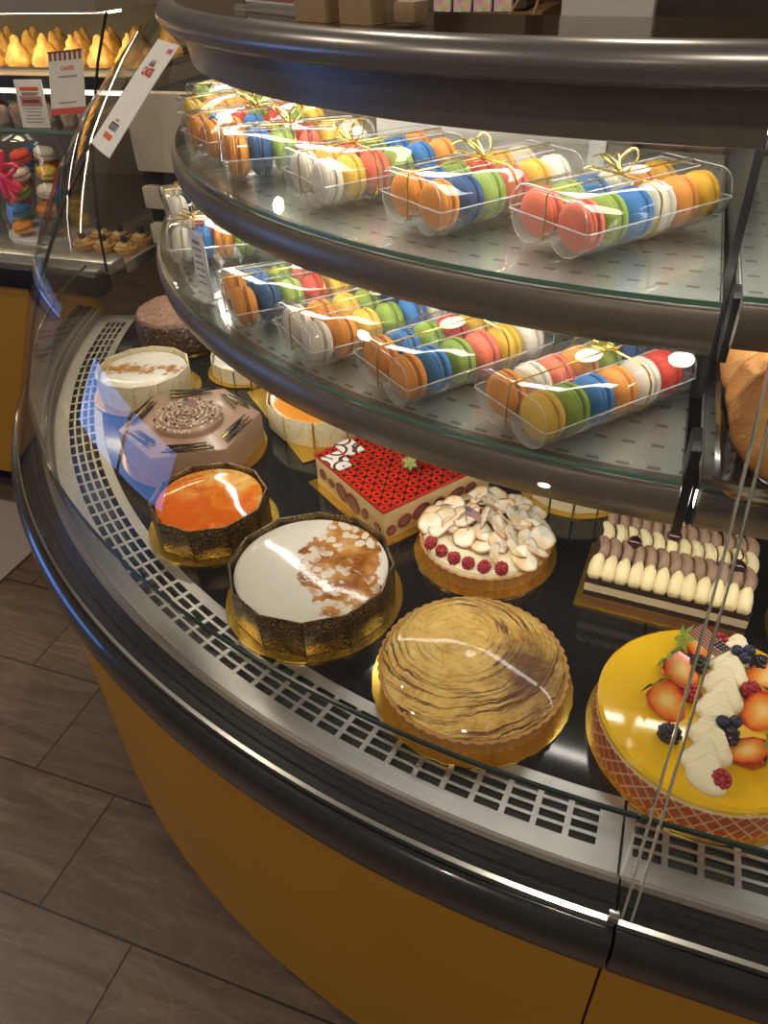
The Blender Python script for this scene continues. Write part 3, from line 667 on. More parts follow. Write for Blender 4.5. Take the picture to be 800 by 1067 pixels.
for i, (cx, cy) in enumerate(((Lf-.045, -.018), (Lf-.022, -.056))):
    b = MB(); b.box((cx, cy, .0634), (.05 if i == 0 else .044, .034, .0016)); b.build('white_chocolate_tile', TILE, t)
LEAF = plain('berry_leaf', (.22, .36, .05, 1), .5)
def strawberry(parent, loc, rot, sc=1, half=False, leaf=True):
    b_ = MB()
    pr = [(.0004, -.016), (.006, -.013), (.0105, -.005), (.0125, .003), (.010, .010), (.004, .0125), (.0004, .013)]
    b_.lathe([(r*sc, z*sc) for r, z in pr], n=18, cap=False)
    if half:
        bmesh.ops.bisect_plane(b_.b, geom=list(b_.b.verts)+list(b_.b.edges)+list(b_.b.faces), plane_co=(0, 0, 0), plane_no=(0, -1, 0), clear_outer=True)
        ed = [e_ for e_ in b_.b.edges if e_.is_boundary]; r_ = bmesh.ops.contextual_create(b_.b, geom=ed)
        for f_ in b_.b.faces:
            if abs(f_.normal.y) > .98 and len(f_.verts) > 8: f_.material_index = 1
    o = b_.build('strawberry', [SKIN, HALF], parent, loc, rot)
    if leaf:
        b_ = MB()
        for i in range(6):
            a = 2*PI*i/6; q = lambda r, w_, z: (r*math.cos(a)-w_*math.sin(a), r*math.sin(a)+w_*math.cos(a), z)
            b_.face([b_.v(Vector(p)*sc) for p in (q(0, 0, .0128), q(.006, .0028, .0145), q(.013, 0, .0125), q(.006, -.0028, .0145))])
        b_.build('strawberry_leaf', LEAF, o, flip=False)
    return o
SKIN = plain('strawberry_skin', (.50, .03, .015, 1), .25, var=.2, sc=150, coat=.5)
k = NT('strawberry_cut'); f = k.noise(70, 3); X, Y, Z = k.xyz(); e = k.mth('SQRT', k.mth('ADD', k.mth('POWER', k.mth('DIVIDE', X, .0205), 2), k.mth('POWER', k.mth('DIVIDE', Z, .0255), 2)))
k.base(k.ramp(k.mth('ADD', e, k.mth('MULTIPLY', k.mth('SUBTRACT', f, .5), .5)), [(.15, (.84, .58, .22)), (.45, (.80, .36, .07)), (.78, (.72, .16, .02)), (.95, (.50, .03, .012))]), .15, coat=.6); HALF = k.m
strawberry(t, (.066, -.098, .074), (0, R_(55), R_(150)), 1.1)
strawberry(t, (.060, -.126, .075), (R_(80), 0, R_(70)), 1.0, leaf=False)
# 9 meringue and raspberry tart
k = NT('tart_crust'); f = k.noise(50, 4); k.base(k.mix(f, (.56, .29, .095, 1), (.40, .18, .05, 1)), .55).bump(f, .2, .001); CRUST = k.m
k = NT('toasted_meringue'); X, Y, Z = k.xyz(); rr = k.mth('SQRT', k.mth('ADD', k.mth('MULTIPLY', X, X), k.mth('MULTIPLY', Y, Y))); f = k.noise(70, 3)
k.base(k.mix(k.ramp(k.mth('ADD', k.mth('MULTIPLY', rr, 37), k.mth('MULTIPLY', f, .55)), [(.80, (0, 0, 0)), (.94, (.4, .4, .4)), (1, (1, 1, 1))]), k.mix(k.ramp(k.noise(22, 2), [(.45, (0, 0, 0)), (.7, (1, 1, 1))]), (.86, .80, .66, 1), (.78, .55, .26, 1)), (.45, .20, .05, 1)), .5); MER = k.m
def crust(parent, r, h, n=44, rb=.93):
    b_ = MB(); fn = lambda q, z, a: (q*(1+(.022*abs(math.cos(a*n/2))-.011 if q > r*.86 else 0)), z)
    b_.lathe([(r*rb, .0026), (r, h), (r*.965, h+.001), (r*.95, h-.006), (.0005, h-.006)], n=n*6, fn=fn); return b_.build('crust', CRUST, parent, ang=60)
t = thing('meringue_tart', 'fluted tart covered in toasted meringue discs with raspberries along one edge and a tiny flag', 'tart', (-.240, -.972, D))
board(t, .107, scal=.006); crust(t, .098, .030)
b = MB(); b.lathe([(.094, .025), (.090, .034), (.07, .042), (.0005, .046)], n=48); b.build('cream_filling', CREAM, t)
dm = None
b = MB()
b.lathe([(.0005, -.0012), (.0150, -.0014), (.0192, -.0004), (.0190, .0006), (.0150, .0014), (.0005, .0012)], n=26, cap=False)
o = b.build('meringue_disc', MER, ang=80); dm = o.data; bpy.data.objects.remove(o)
for v in dm.vertices: v.co.z += 9*(v.co.x**2)-5*v.co.x*v.co.y+.0012*math.sin(v.co.y*260)
cd = Vector((-.20, -.98, 0)).normalized(); pz = []
for ringr, cnt, zz in ((.083, 19, .041), (.066, 15, .047), (.047, 11, .053), (.028, 7, .058), (.008, 2, .062)):
    for i in range(cnt):
        a = 2*PI*(i+random.uniform(-.25, .25))/cnt+ringr*40; x, y = ringr*math.cos(a), ringr*math.sin(a)
        if ringr > .06 and Vector((x, y, 0)).dot(cd) > .052: continue
        inst(dm, 'meringue_disc', t, (x, y, zz+random.uniform(-.002, .003)), (random.uniform(-.5, .5), R_(24)+random.uniform(-.30, .5), a+random.uniform(-.6, .6)), random.uniform(.9, 1.12))
for i in range(6):
    u = -.058+.0225*i; p = cd*(.080-.9*(u-.0)**2*5)+Vector((-cd.y, cd.x, 0))*u
    inst(RME, 'raspberry', t, (p.x, p.y, .040), (random.uniform(-.4, .4), random.uniform(-.4, .4), i), 1.0)
flag(t, (-.020, -.032, .062), (R_(4), R_(-8), R_(-30)), .030, .018, .042)
# 10 scorched cream tart
k = NT('scorched_cream'); X, Y, Z = k.xyz()
sx = k.mth('ADD', X, .02); sy = k.mth('SUBTRACT', Y, .022); rr = k.mth('SQRT', k.mth('ADD', k.mth('MULTIPLY', sx, sx), k.mth('MULTIPLY', sy, sy)))
n1 = k.noise(16, 4, .6); n2 = k.noise(38, 5, .7, dist=1); n3 = k.noise(110, 3)
rg = k.noise(1, 4, .65, v=None)
cb = k.add('ShaderNodeCombineXYZ'); k.val(k.mth('MULTIPLY', k.mth('ADD', rr, k.mth('MULTIPLY', n1, .02)), 210), cb.inputs[0]); k.val(k.mth('MULTIPLY', k.mth('ARCTAN2', sy, sx), .7), cb.inputs[1])
rg = k.noise(1.1, 4, .7, v=cb.outputs[0])
line = k.ramp(rg, [(.43, (1, 1, 1)), (.49, (0, 0, 0))])
d2x = k.mth('SUBTRACT', X, .070); d2y = k.mth('ADD', Y, .005); burn = k.mth('SQRT', k.mth('ADD', k.mth('MULTIPLY', k.mth('MULTIPLY', d2x, d2x), 1.6), k.mth('MULTIPLY', d2y, d2y)))
bm_ = k.ramp(k.mth('ADD', burn, k.mth('MULTIPLY', k.mth('SUBTRACT', n2, .5), .06)), [(.020, (1, 1, 1)), (.042, (.6, .6, .6)), (.070, (0, 0, 0))])
ln2 = k.mth('MULTIPLY', line, k.ramp(k.mth('ADD', k.mth('MULTIPLY', rr, 5), k.noise(11, 3)), [(.62, (.05, .05, .05)), (.85, (1, 1, 1))]))
c = k.ramp(n2, [(.3, (.58, .29, .035)), (.46, (.76, .49, .11)), (.7, (.82, .64, .26))])
c = k.mix(k.mth('MULTIPLY', k.mth('MULTIPLY', ln2, k.ramp(n1, [(.36, (.35, .35, .35)), (.52, (1, 1, 1))])), 1.0), k.mix(k.ramp(k.noise(13, 5, .7), [(.50, (0, 0, 0)), (.68, (.75, .75, .75))]), c, (.40, .17, .03, 1)), (.10, .026, .004, 1)); c = k.mix(k.mth('MULTIPLY', bm_, .92), c, (.10, .03, .008, 1))
k.base(c, .30, 0, .5, coat=.45).bump(k.mth('ADD', k.mth('MULTIPLY', rg, .6), k.mth('ADD', n2, n1)), .6, .006); BRUL = k.m
t = thing('cream_tart', 'large domed tart with scorched swirled cream top, front centre of the deck', 'tart', (-.198, -1.222, D))
board(t, .125, scal=.006); crust(t, .116, .034, 50)
b = MB(); pr = [(.1135, .030), (.112, .037), (.104, .0445), (.085, .052), (.06, .0575), (.03, .0605), (.0005, .061)]
b.lathe(pr, n=90, fn=lambda r, z, a: (r, z+.0012*math.sin(r*420+a)*(1 if r < .11 else 0))); b.build('scorched_cream_top', BRUL, t)
# 11 yellow glazed fruit cake
k = NT('yellow_mirror_glaze'); f = k.noise(10, 2); k.base(k.mix(f, (.78, .50, .025, 1), (.72, .43, .012, 1)), .10, 0, .5, coat=.5); YG = k.m
k = NT('lattice_sponge'); X, Y, Z = k.xyz(); ag = k.mth('MULTIPLY', k.mth('ARCTAN2', Y, X), 6.7); zz = k.mth('MULTIPLY', Z, 46)
la = k.mth('ABSOLUTE', k.mth('SUBTRACT', k.mth('FRACT', k.mth('ADD', ag, zz)), .5)); lb = k.mth('ABSOLUTE', k.mth('SUBTRACT', k.mth('FRACT', k.mth('SUBTRACT', ag, zz)), .5))
k.base(k.mix(k.mth('LESS_THAN', k.mth('MINIMUM', la, lb), .085), k.mix(k.noise(20), (.42, .085, .025, 1), (.34, .05, .018, 1)), (.62, .36, .17, 1)), .5); LAT = k.m
t = thing('fruit_cake', 'yellow glazed round cake with red lattice side, fruit, piped cream and a flag', 'cake', (.074, -1.222, D))
board(t, .130); b = MB(); b.lathe([(.1235, .0026), (.1235, .040)], n=72); b.build('lattice_side', LAT, t)
b = MB(); b.lathe([(.1225, .040), (.1225, .046)], n=72); b.build('cream_band', CREAM, t)
b = MB(); b.lathe([(.1232, .0455), (.1228, .050), (.119, .0535), (.06, .0545), (.0005, .0545)], n=72); b.build('yellow_glaze', YG, t)
# piped cream band of overlapping shells, then the fruit
ux = Vector((.16, .987, 0)).normalized(); uy = Vector((-ux.y, ux.x, 0))
b = MB()
for i in range(11):
    p = ux*(-.098+.0185*i)+Vector((.006, 0, 0)); sg = 1 if i % 2 else -1
    for j in range(5):
        b.ico((p.x+uy.x*sg*.004+ux.x*.004*j, p.y+uy.y*sg*.004+ux.y*.004*j, .0590+.0030*j), 0.0180-.0028*j, 3, .03, 60, (1.2, .8, .55), Matrix.Rotation(math.atan2(ux.y, ux.x)+1.57+sg*.3, 4, 'Z') @ Matrix.Rotation(-.35, 4, 'X'), seed=i)
b.build('piped_cream', CREAM, t, ang=80)
BLK = plain('blackberry_skin', (.012, .008, .018, 1), .35, coat=.4); BLU = plain('blueberry_skin', (.025, .030, .075, 1), .5)
def fruit(p, q): v_ = ux*p+uy*q; return (v_.x, v_.y)
for (p, q, kind, rz) in ((.078, .030, 'S', 100), (.028, .040, 'S', 60), (-.022, .046, 'S', 40), (.062, -.046, 'S', -60), (.010, -.048, 'S', -40), (-.048, -.040, 'S', -100),
                         (.098, .012, 'R', 0), (.003, .024, 'R', 30), (-.094, -.022, 'R', 0), (.036, -.034, 'R', 10), (.050, .026, 'K', 0), (-.062, .034, 'K', 0), (.082, -.038, 'K', 0),
                         (.080, -.010, 'B', 0), (.072, -.019, 'B', 0), (.086, -.022, 'B', 0), (-.030, -.012, 'B', 0), (-.024, -.024, 'B', 0), (-.036, -.020, 'K', 0)):
    x, y = fruit(p, q)
    if kind == 'S': strawberry(t, (x, y, .066), (R_(-62), R_(random.uniform(-15, 15)), R_(rz)), 1.65, half=True)
    elif kind == 'R': inst(RME, 'raspberry', t, (x, y, .0635), (.6, .3, rz), 1.15)
    elif kind == 'K':
        o = inst(RME.copy(), 'blackberry', t, (x, y, .0635), (.5, 1.0, 0), 1.2); o.data.materials.clear(); o.data.materials.append(BLK)
    else:
        on = abs(q) < .03; b = MB(); b.ico((0, 0, 0), .0072, 2); b.lathe([(.0028, .0066), (.0030, .0078), (.0018, .0070)], n=8); b.build('blueberry', BLU, t, (x, y, .0745 if on else .061), (.4, .3, 0))
x, y = fruit(.046, .022); flag(t, (x, y, .070), (R_(-5), R_(-28), R_(165)), .040, .026, .050)
# 12 layered chocolate slice
k = NT('layered_side'); X, Y, Z = k.xyz(); f = k.noise(120, 3)
zz = k.mth('ADD', k.mth('MULTIPLY', Z, 17), k.mth('MULTIPLY', k.mth('SUBTRACT', f, .5), .03))
k.base(k.ramp(zz, [(.0, (.25, .12, .04)), (.33, (.30, .15, .05)), (.36, (.045, .022, .014)), (.50, (.04, .02, .012)), (.52, (.66, .56, .36)), (.72, (.66, .56, .36)), (.74, (.05, .025, .015)), (1, (.05, .025, .015))], 'CONSTANT'), .65).bump(f, .5, .002); LAY = k.m
MOC = plain('mocha_cream', (.30, .185, .12, 1), .5, var=.05); VAN = plain('vanilla_cream', (.74, .63, .36, 1), .45, var=.04)
t = thing('layer_slice', 'rectangular chocolate and vanilla layer cake with piped ruffles and cherries', 'cake', (.020, -.985, D), R_(-3.5))
LS, WS = .206, .135
b = MB(); b.box((-.004, 0, .0012), (LS+.012, WS+.006, .0024)); b.build('cake_board', GCARD, t)
b = MB(); b.box((0, 0, .0295), (LS, WS, .054), bev=.0008); b.build('cake_body', LAY, t, ang=20)
for rw, (y, kd) in enumerate(((-.052, 'V'), (-.019, 'M'), (.014, 'V'), (.047, 'M'))):
    b = MB(); nb = 12 if kd == 'V' else 13
    for i in range(nb):
        x = -.092+.184*i/(nb-1)+random.uniform(-.001, .001)
        if rw == 0:          # plump drops along the front
            b.tube([(x, y-.017, .055), (x, y-.012, .0585), (x, y-.002, .0655), (x+.001, y+.007, .072), (x+.002, y+.012, .0745), (x+.003, y+.016, .0745)], [.0060, .0098, .0102, .0078, .0042, .0012], 10)
        else:                # ruffles folded back on themselves
            pts = [(x+.0055*math.sin(s_*3.6+.3), y-.016+.034*s_, .058+.017*math.sin(s_*2.4)) for s_ in [q/9 for q in range(10)]]
            b.tube(pts, [.0045, .0068, .0078, .0080, .0078, .0074, .0070, .0062, .0050, .0025], 9, flat=1.35)
    b.build('piped_ruffle', VAN if kd == 'V' else MOC, t, ang=80)
CHE = plain('cherry_skin', (.035, .004, .006, 1), .12, coat=.6)
for x, y in ((-.052, -.010), (-.004, .022), (.078, -.012)):
    b = MB(); b.ico((0, 0, 0), .0105, 2, sq=(1, 1, .92)); b.tube([(0, 0, .008), (.003, .001, .016), (-.002, .004, .026)], .0009, 6); b.build('cherry', CHE, t, (x, y, .083))
# a curl of piping standing up at the back
b = MB(); b.ico((0, 0, 0), .009, 2, sq=(1, 1, 1.1)); b.ico((.002, .004, .011), .007, 2); b.build('piped_rosette', VAN, t, (-.002, .050, .070))
# 13 cake mostly hidden behind the tart
t = thing('glazed_cake', 'yellowish panelled cake almost hidden under the shelf behind the meringue tart', 'cake', (-.135, -.760, D))
board(t, .098); cake_core(t, .082, .042, plain('lemon_glaze', (.72, .55, .16, 1), .2), CHOC); panels(t, .0848, 14, .046, MARB, .1, gap=.004)
# 14 dark cake at the right edge
t = thing('chocolate_cake', 'dark brown round cake at the right edge behind the fruit cake', 'cake', (.243, -1.010, D))
board(t, .094); cake_core(t, .086, .052, MILK, NUT)

# ------------------------------------------------------------------ cookies on the right-hand shelf
BTRAY = plain('black_tray_plastic', (.015, .013, .012, 1), .15, coat=.5)
t = thing('cookie_tray', 'black flared tray with white paper doily on the right-hand shelf', 'tray', (.153, -1.040, .9938))
b = MB(); q = lambda hx, hy, z: [(-hx, -hy, z), (hx, -hy, z), (hx, hy, z), (-hx, hy, z)]
b.rings([q(.108, .13, .002), q(.135, .165, .046), q(.140, .170, .0465), q(.139, .169, .044), q(.111, .132, 0)], True, False, True)
b.face([b.v(p) for p in q(.108, .13, .002)]); b.build('tray', BTRAY, t)
b = MB(); b.lathe([(.10, 0), (.10, .0006), (.0005, .0006)], n=72, fn=lambda r, z, a: (r*(1+.035*abs(math.sin(a*12))) if r > .05 else r, z))
k = NT('lace_paper'); X, Y, Z = k.xyz(); v = k.voro(75); k.base((.78, .77, .75, 1), .7)
rr = k.mth('SQRT', k.mth('ADD', k.mth('MULTIPLY', X, X), k.mth('MULTIPLY', Y, Y)))
k.val(k.mth('SUBTRACT', 1, k.mth('MULTIPLY', k.mth('LESS_THAN', v, .30), k.mth('GREATER_THAN', rr, .062))), k.b.inputs['Alpha']); DOILY = k.m
b.build('doily', DOILY, t, (-.006, -.028, .0032), (0, 0, 0))
k = NT('baked_cookie'); f = k.noise(25, 5, .65); X, Y, Z = k.xyz(); e = k.mth('SQRT', k.mth('ADD', k.mth('MULTIPLY', X, X), k.mth('MULTIPLY', Y, Y)))
k.base(k.mix(k.ramp(k.mth('ADD', k.mth('MULTIPLY', e, 13), k.mth('MULTIPLY', f, .5)), [(.6, (0, 0, 0)), (1, (1, 1, 1))]), k.mix(f, (.52, .30, .10, 1), (.42, .22, .06, 1)), (.36, .14, .025, 1)), .7).bump(k.mth('ADD', f, k.noise(90, 5, .7)), .9, .006); COOK = k.m
b = MB()
b.lathe([(.0005, -.010), (.045, -.010), (.058, -.006), (.061, 0), (.057, .007), (.045, .011), (.035, .0115), (.025, .012), (.015, .012), (.0005, .012)], n=60, cap=False, fn=lambda r, z, a: (r*(1+.07*noise.noise(Vector((math.cos(a)*2.5, math.sin(a)*2.5, 0)))), z+.0045*noise.noise(Vector((r*110*math.cos(a), r*110*math.sin(a), z*50)))+.002*noise.noise(Vector((r*300*math.cos(a), r*300*math.sin(a), z*90)))))
o = b.build('cookie', COOK, ang=80); ck = o.data; bpy.data.objects.remove(o)
for i, (x, y, z, rx, ry, lab) in enumerate([(.084, -1.108, 1.052, 54, -10, 'golden cookie leaning at the front of the black tray'), (.082, -1.055, 1.049, 47, -14, 'golden cookie in the middle of the leaning row in the black tray'), (.072, -1.000, 1.066, 57, -12, 'golden cookie at the back of the leaning row in the black tray')]):
    o = bpy.data.objects.new('cookie', ck); COL.objects.link(o); o.location = (x, y, z); o.rotation_euler = (R_(rx), R_(ry), R_(i*40) if 0 else 0); tag(o, lab, 'cookie', 'cookies in the black tray')

# ------------------------------------------------------------------ sticker on the curved glass
RED = plain('print_red', (.50, .035, .03, 1), .6); INK = plain('print_ink', (.02, .02, .022, 1), .6); ORG = plain('print_orange', (.62, .10, .03, 1), .6)
def gpt(u, s_):   # u metres along the arc to the right of the seam, s_ metres down the glass from the top rail
    pl = [(r, z) for r, z in GP[::-1]]; d = 0
    for (r0, z0), (r1, z1) in zip(pl, pl[1:]):
        l_ = math.hypot(r1-r0, z1-z0)
        if d+l_ >= s_: break
        d += l_
    f_ = (s_-d)/l_; r, z = r0+(r1-r0)*f_, z0+(z1-z0)*f_; nr, nz = -(z1-z0)/l_, (r1-r0)/l_
    return r, z, nr, nz
def on_glass(x, y, off):
    r, z, nr, nz = gpt(0, x-.011); a = R_(-134.7)+y/1.16; r += nr*off; z += nz*off
    return (r*math.cos(a), r*math.sin(a), z)
t = thing('sticker', 'long white paper sign with red logo stuck on the curved glass beside the black seam', 'sign')
b = MB(); LN, WD = .168, .108; n = 24
for off in (.0006, .0012):
    vs = [[b.v(on_glass(LN*i/n, WD*j/8, off)) for j in range(9)] for i in range(n+1)]
    for i in range(n):
        for j in range(8): b.face([vs[i][j], vs[i+1][j], vs[i+1][j+1], vs[i][j+1]])
b.build('paper', PAPER, t, flip=False)
def wrap_text(s, size, mat, cx, cy, bold=0, name='lettering', shear=0, turn=0):
    o = text(name, s, size, mat, t, Matrix.Rotation(turn, 4, 'Z'), bold, 0, shear)
    for v in o.data.vertices: v.co = on_glass(cx-v.co.y, .008+cy+v.co.x, .0016)
wrap_text('CAKES', .0165, RED, .047, .046, .0008)
def marks(name, mat, quads):      # small printed strokes too fine to read
    b_ = MB()
    for (x0, x1, y0, y1, lean) in quads: b_.face([b_.v(on_glass(x, y, .0016)) for x, y in ((x1, y0), (x1, y1), (x0, y1+lean), (x0, y0+lean))])
    b_.build(name, mat, t, flip=False)
marks('script_line', INK, [(.031-.003*(q_ % 2), .037, .040+.0045*q_, .0422+.0045*q_, .002*(-1)**q_) for q_ in range(6)]+[(.0365, .038, .040, .066, 0)])
marks('red_marks', RED, [(.008, .015, .078+.0075*q_, .0825+.0075*q_, .001) for q_ in range(3)])
marks('faded_marks', ORG, [(.119, .123, .047+.005*q_, .049+.005*q_, .001) for q_ in range(4)])
marks('block_print', INK, [(.1255, .1365, .036+.0058*q_, .0388+.0058*q_, .0015*(-1)**q_) for q_ in range(7)]+[(.1255, .1275, .036, .074, 0), (.135, .1365, .036, .060, 0)])
b = MB(); vs = [[b.v(on_glass(.142+.008*i, .034+.040*j/4, .0016)) for j in range(5)] for i in range(2)]
for j in range(4): b.face([vs[0][j], vs[1][j], vs[1][j+1], vs[0][j+1]])
b.build('orange_bar', ORG, t, flip=False)

# ------------------------------------------------------------------ the second case at the left
LX0, LX1 = -3.2, -1.34
TAUPE = plain('taupe_metal', (.30, .25, .19, 1), .4, .3); SLAT = plain('beige_laminate', (.46, .39, .28, 1), .5)
lc = thing('display_case', 'straight pastry case at the far left with cream puffs on its top shelf', 'display case', (-2.2, 0, 0))
def lbox(name, mat, x0, x1, y0, y1, z0, z1, par=None, bev=0):
    b_ = MB(); b_.box(((x0+x1)/2+2.2, (y0+y1)/2, (z0+z1)/2), (x1-x0, y1-y0, z1-z0), bev=bev); return b_.build(name, mat, par or lc)
lbox('base_panel', GOLDP, LX0, LX1-.06, -.345, -.325, .085, .735); lbox('kick_plate', BLACKM, LX0, LX1-.06, -.29, -.27, 0, .085)
lbox('bumper_rail', BLACKM, LX0, LX1-.03, -.36, -.30, .735, .79, bev=.008); lbox('edge_strip', SILVER, LX0, LX1-.03, -.352, -.325, .79, .800)
lbox('inner_rail', STEEL, LX0, LX1, -.325, -.27, .785, .815, bev=.006); lbox('deck', STEEL, LX0, LX1, -.27, .50, .77, .796)
lbox('rear_panel', SLAT, LX0, LX1, .50, .52, .796, 1.31)
for z in (.88, .96, 1.0): lbox('rear_slat', SLAT, LX0, LX1, .488, .50, z-.034, z+.034, bev=.004)
sh = lbox('shelf_glass', GLASS2, LX0, LX1, -.16, .40, 1.066, 1.074); lbox('glass_edge', GEDGE, LX0, LX1, -.162, -.160, 1.066, 1.074, sh)
sh = lbox('shelf', TAUPE, LX0, LX1, -.10, .45, 1.145, 1.185); lbox('shelf_trim', BLACKM, LX0, LX1, -.112, -.1, 1.158, 1.185, sh); lbox('lamp_tube', emit('left_lamp', (1, .92, .75, 1), 5), LX0, LX1, -.108, -.10, 1.146, 1.1545, sh)
lbox('canopy', TAUPE, LX0, LX1, -.16, .52, 1.318, 1.56); lbox('lamp_tube', emit('left_lamp2', (1, .80, .5, 1), 22), LX0, LX1, -.11, -.07, 1.3135, 1.318)
LG = [(.345, .80), (.335, .90), (.305, 1.02), (.255, 1.13), (.195, 1.23), (.125, 1.318)]
b = MB(); b.ext(LG, LX0+2.2, LX1+2.2, closed=False); fg = b.build('front_glass', GLASS, lc)
b = MB(); b.ext(sheet(LG, .005), LX1+2.2-.004, LX1+2.2); b.build('glass_edge', BLACK, fg)
# cream puffs on a steel tray
t = thing('baking_tray', 'shallow steel tray of cream puffs on the left case top shelf', 'tray', (-1.80, .09, 1.1852))
b = MB(); b.box((0, 0, .001), (.92, .30, .002)); 
for y in (-.15, .15): b.box((0, y, .006), (.92, .004, .012))
for x in (-.46, .46): b.box((x, 0, .006), (.004, .30, .012))
b.build('tray', SILVER, t)
k = NT('choux_pastry'); f = k.noise(30, 4, .6); k.base(k.ramp(f, [(.25, (.34, .13, .02)), (.5, (.62, .34, .07)), (.75, (.80, .58, .22))]), .6).bump(k.noise(80, 3), .4, .003); CHOUX = k.m
pm = []
for sd in range(3):
    b = MB(); b.lathe([(.028, 0), (.039, .010), (.040, .022), (.034, .034), (.029, .040), (.024, .052), (.014, .060), (.013, .068), (.010, .075), (.0005, .077)], n=30, fn=lambda r, z, a: (r*(1+.10*noise.noise(Vector((math.cos(a)*4, math.sin(a)*4, z*90+sd)))+.18*noise.noise(Vector((math.cos(a)*1.6, math.sin(a)*1.6, z*25+sd*7)))), z*(1+.1*math.sin(a+sd))))
    o = b.build('cream_puff', CHOUX, ang=80); pm.append(o.data); bpy.data.objects.remove(o)
npf = 9
for rwi, (y, rn) in enumerate(((.002, 'front'), (.087, 'second'), (.172, 'back'))):
    for i in range(npf):
        o = bpy.data.objects.new('cream_puff', pm[(i+rwi) % 3]); COL.objects.link(o); o.location = (-1.395-.085*i-.035*(rwi % 2), y, 1.1875); o.rotation_euler = (0, 0, random.uniform(0, 6)); s_ = random.uniform(.86, .93); o.scale = (s_, s_, s_)
        nth = ['first', 'second', 'third', 'fourth', 'fifth', 'sixth', 'seventh', 'eighth', 'ninth'][i]
        tag(o, f'golden cream puff, {nth} from the right in the {rn} row on the steel tray', 'pastry', 'cream puffs on the top shelf')
# dessert cups on the glass shelf
CUPC = [(.70, .62, .50), (.62, .35, .16), (.30, .08, .06), (.72, .60, .30), (.45, .25, .2)]
b = MB(); b.lathe([(.017, 0), (.021, .034), (.0215, .034), (.0175, -.0004)], n=18, cap=False); o = b.build('cup', CLEARB, ang=60); cupm = o.data; bpy.data.objects.remove(o)
fm = []
for i, c in enumerate(CUPC):
    b = MB(); b.lathe([(.0165, .001), (.0195, .026), (.017, .034), (.009, .040), (.0005, .042)], n=16, fn=lambda r, z, a: (r, z+.003*noise.noise(Vector((a, r*100, i))))); o = b.build('dessert', plain(f'dessert_cream_{i}', (*c, 1), .5, var=.3, sc=90), ang=60); fm.append(o.data); bpy.data.objects.remove(o)
for rwi, (y, rn) in enumerate(((-.10, 'front'), (-.045, 'middle'), (.01, 'back'))):
    for i in range(9):
        if rwi == 0 and i in (4, 5): continue
        nth = ['first', 'second', 'third', 'fourth', 'fifth', 'sixth', 'seventh', 'eighth', 'ninth'][i]
        t = thing('dessert_cup', f'small layered dessert cup, {nth} from the right in the {rn} row', 'dessert', (-1.385-.052*i, y, 1.0745), 0, 'dessert cups on the glass shelf')
        inst(cupm, 'cup', t, (0, 0, 0)); inst(fm[(i*2+rwi) % 5], 'dessert', t, (0, 0, 0))
# menu card with a striped awning and the tag beside it
t = thing('menu_card', 'white card with red striped awning leaning inside the left case glass', 'sign', (-1.432, -.205, 1.187), rot=(R_(-26), R_(-4), R_(6)))
w_, h_ = .092, .135
b = MB(); b.box((0, 0, 0), (w_, .0016, h_)); b.build('card', plain('card_white', (.62, .59, .54, 1), .6), t)
b = MB(); b.box((0, -.0012, h_/2-.002), (w_, .0012, .004))
for i in range(7): b.box((-w_/2+.007+.013*i, -.0012, h_/2-.011), (.0065, .0012, .018))
b.build('awning_stripes', plain('dark_red', (.20, .02, .025, 1), .6), t)
b = MB(); b.box((0, -.0012, -h_/2+.007), (w_, .0012, .014)); b.build('red_band', RED, t)
FC = Matrix.Rotation(PI/2, 4, 'X')
text('lettering', 'CAKES', .012, ORG, t, Matrix.Translation((.004, -.0014, .030)) @ FC, .0003)
b = MB(); b.box((.004, -.0012, .013), (.050, .0008, .004)); b.box((0, -.0012, -.042), (.046, .0008, .003)); b.build('fine_print', plain('print_grey', (.28, .24, .23, 1), .6), t)
t = thing('price_tag', 'white price tag with dark red print standing on the left glass shelf', 'sign', (-1.607, -.148, 1.0745), R_(8), rot=(R_(-8), 0, R_(6)))
b = MB(); b.box((0, 0, .054), (.078, .002, .106), bev=.0006); b.build('card', plain('card_white2', (.72, .70, .68, 1), .5), t)
b = MB(); b.box((0, -.0014, .060), (.060, .0008, .022)); b.build('pink_band', plain('print_pink', (.42, .20, .19, 1), .6), t)
b = MB(); b.box((0, -.0014, .087), (.052, .0008, .008)); b.build('red_line', ORG, t)
b = MB(); b.box((0, -.0014, .0775), (.046, .0008, .0045)); b.box((-.002, -.0014, .0735), (.040, .0008, .002))
for i in range(5): b.box((-.002+.003*(i % 2), -.0014, .044-.0075*i), (.052-.006*(i % 3), .0008, .0022))
b.build('fine_print', plain('print_grey', (.28, .24, .23, 1), .6), t)
b = MB(); b.box((0, -.002, .060), (.046, .0008, .007)); b.build('dark_line', plain('dark_red', (.2, .02, .025, 1), .6), t)
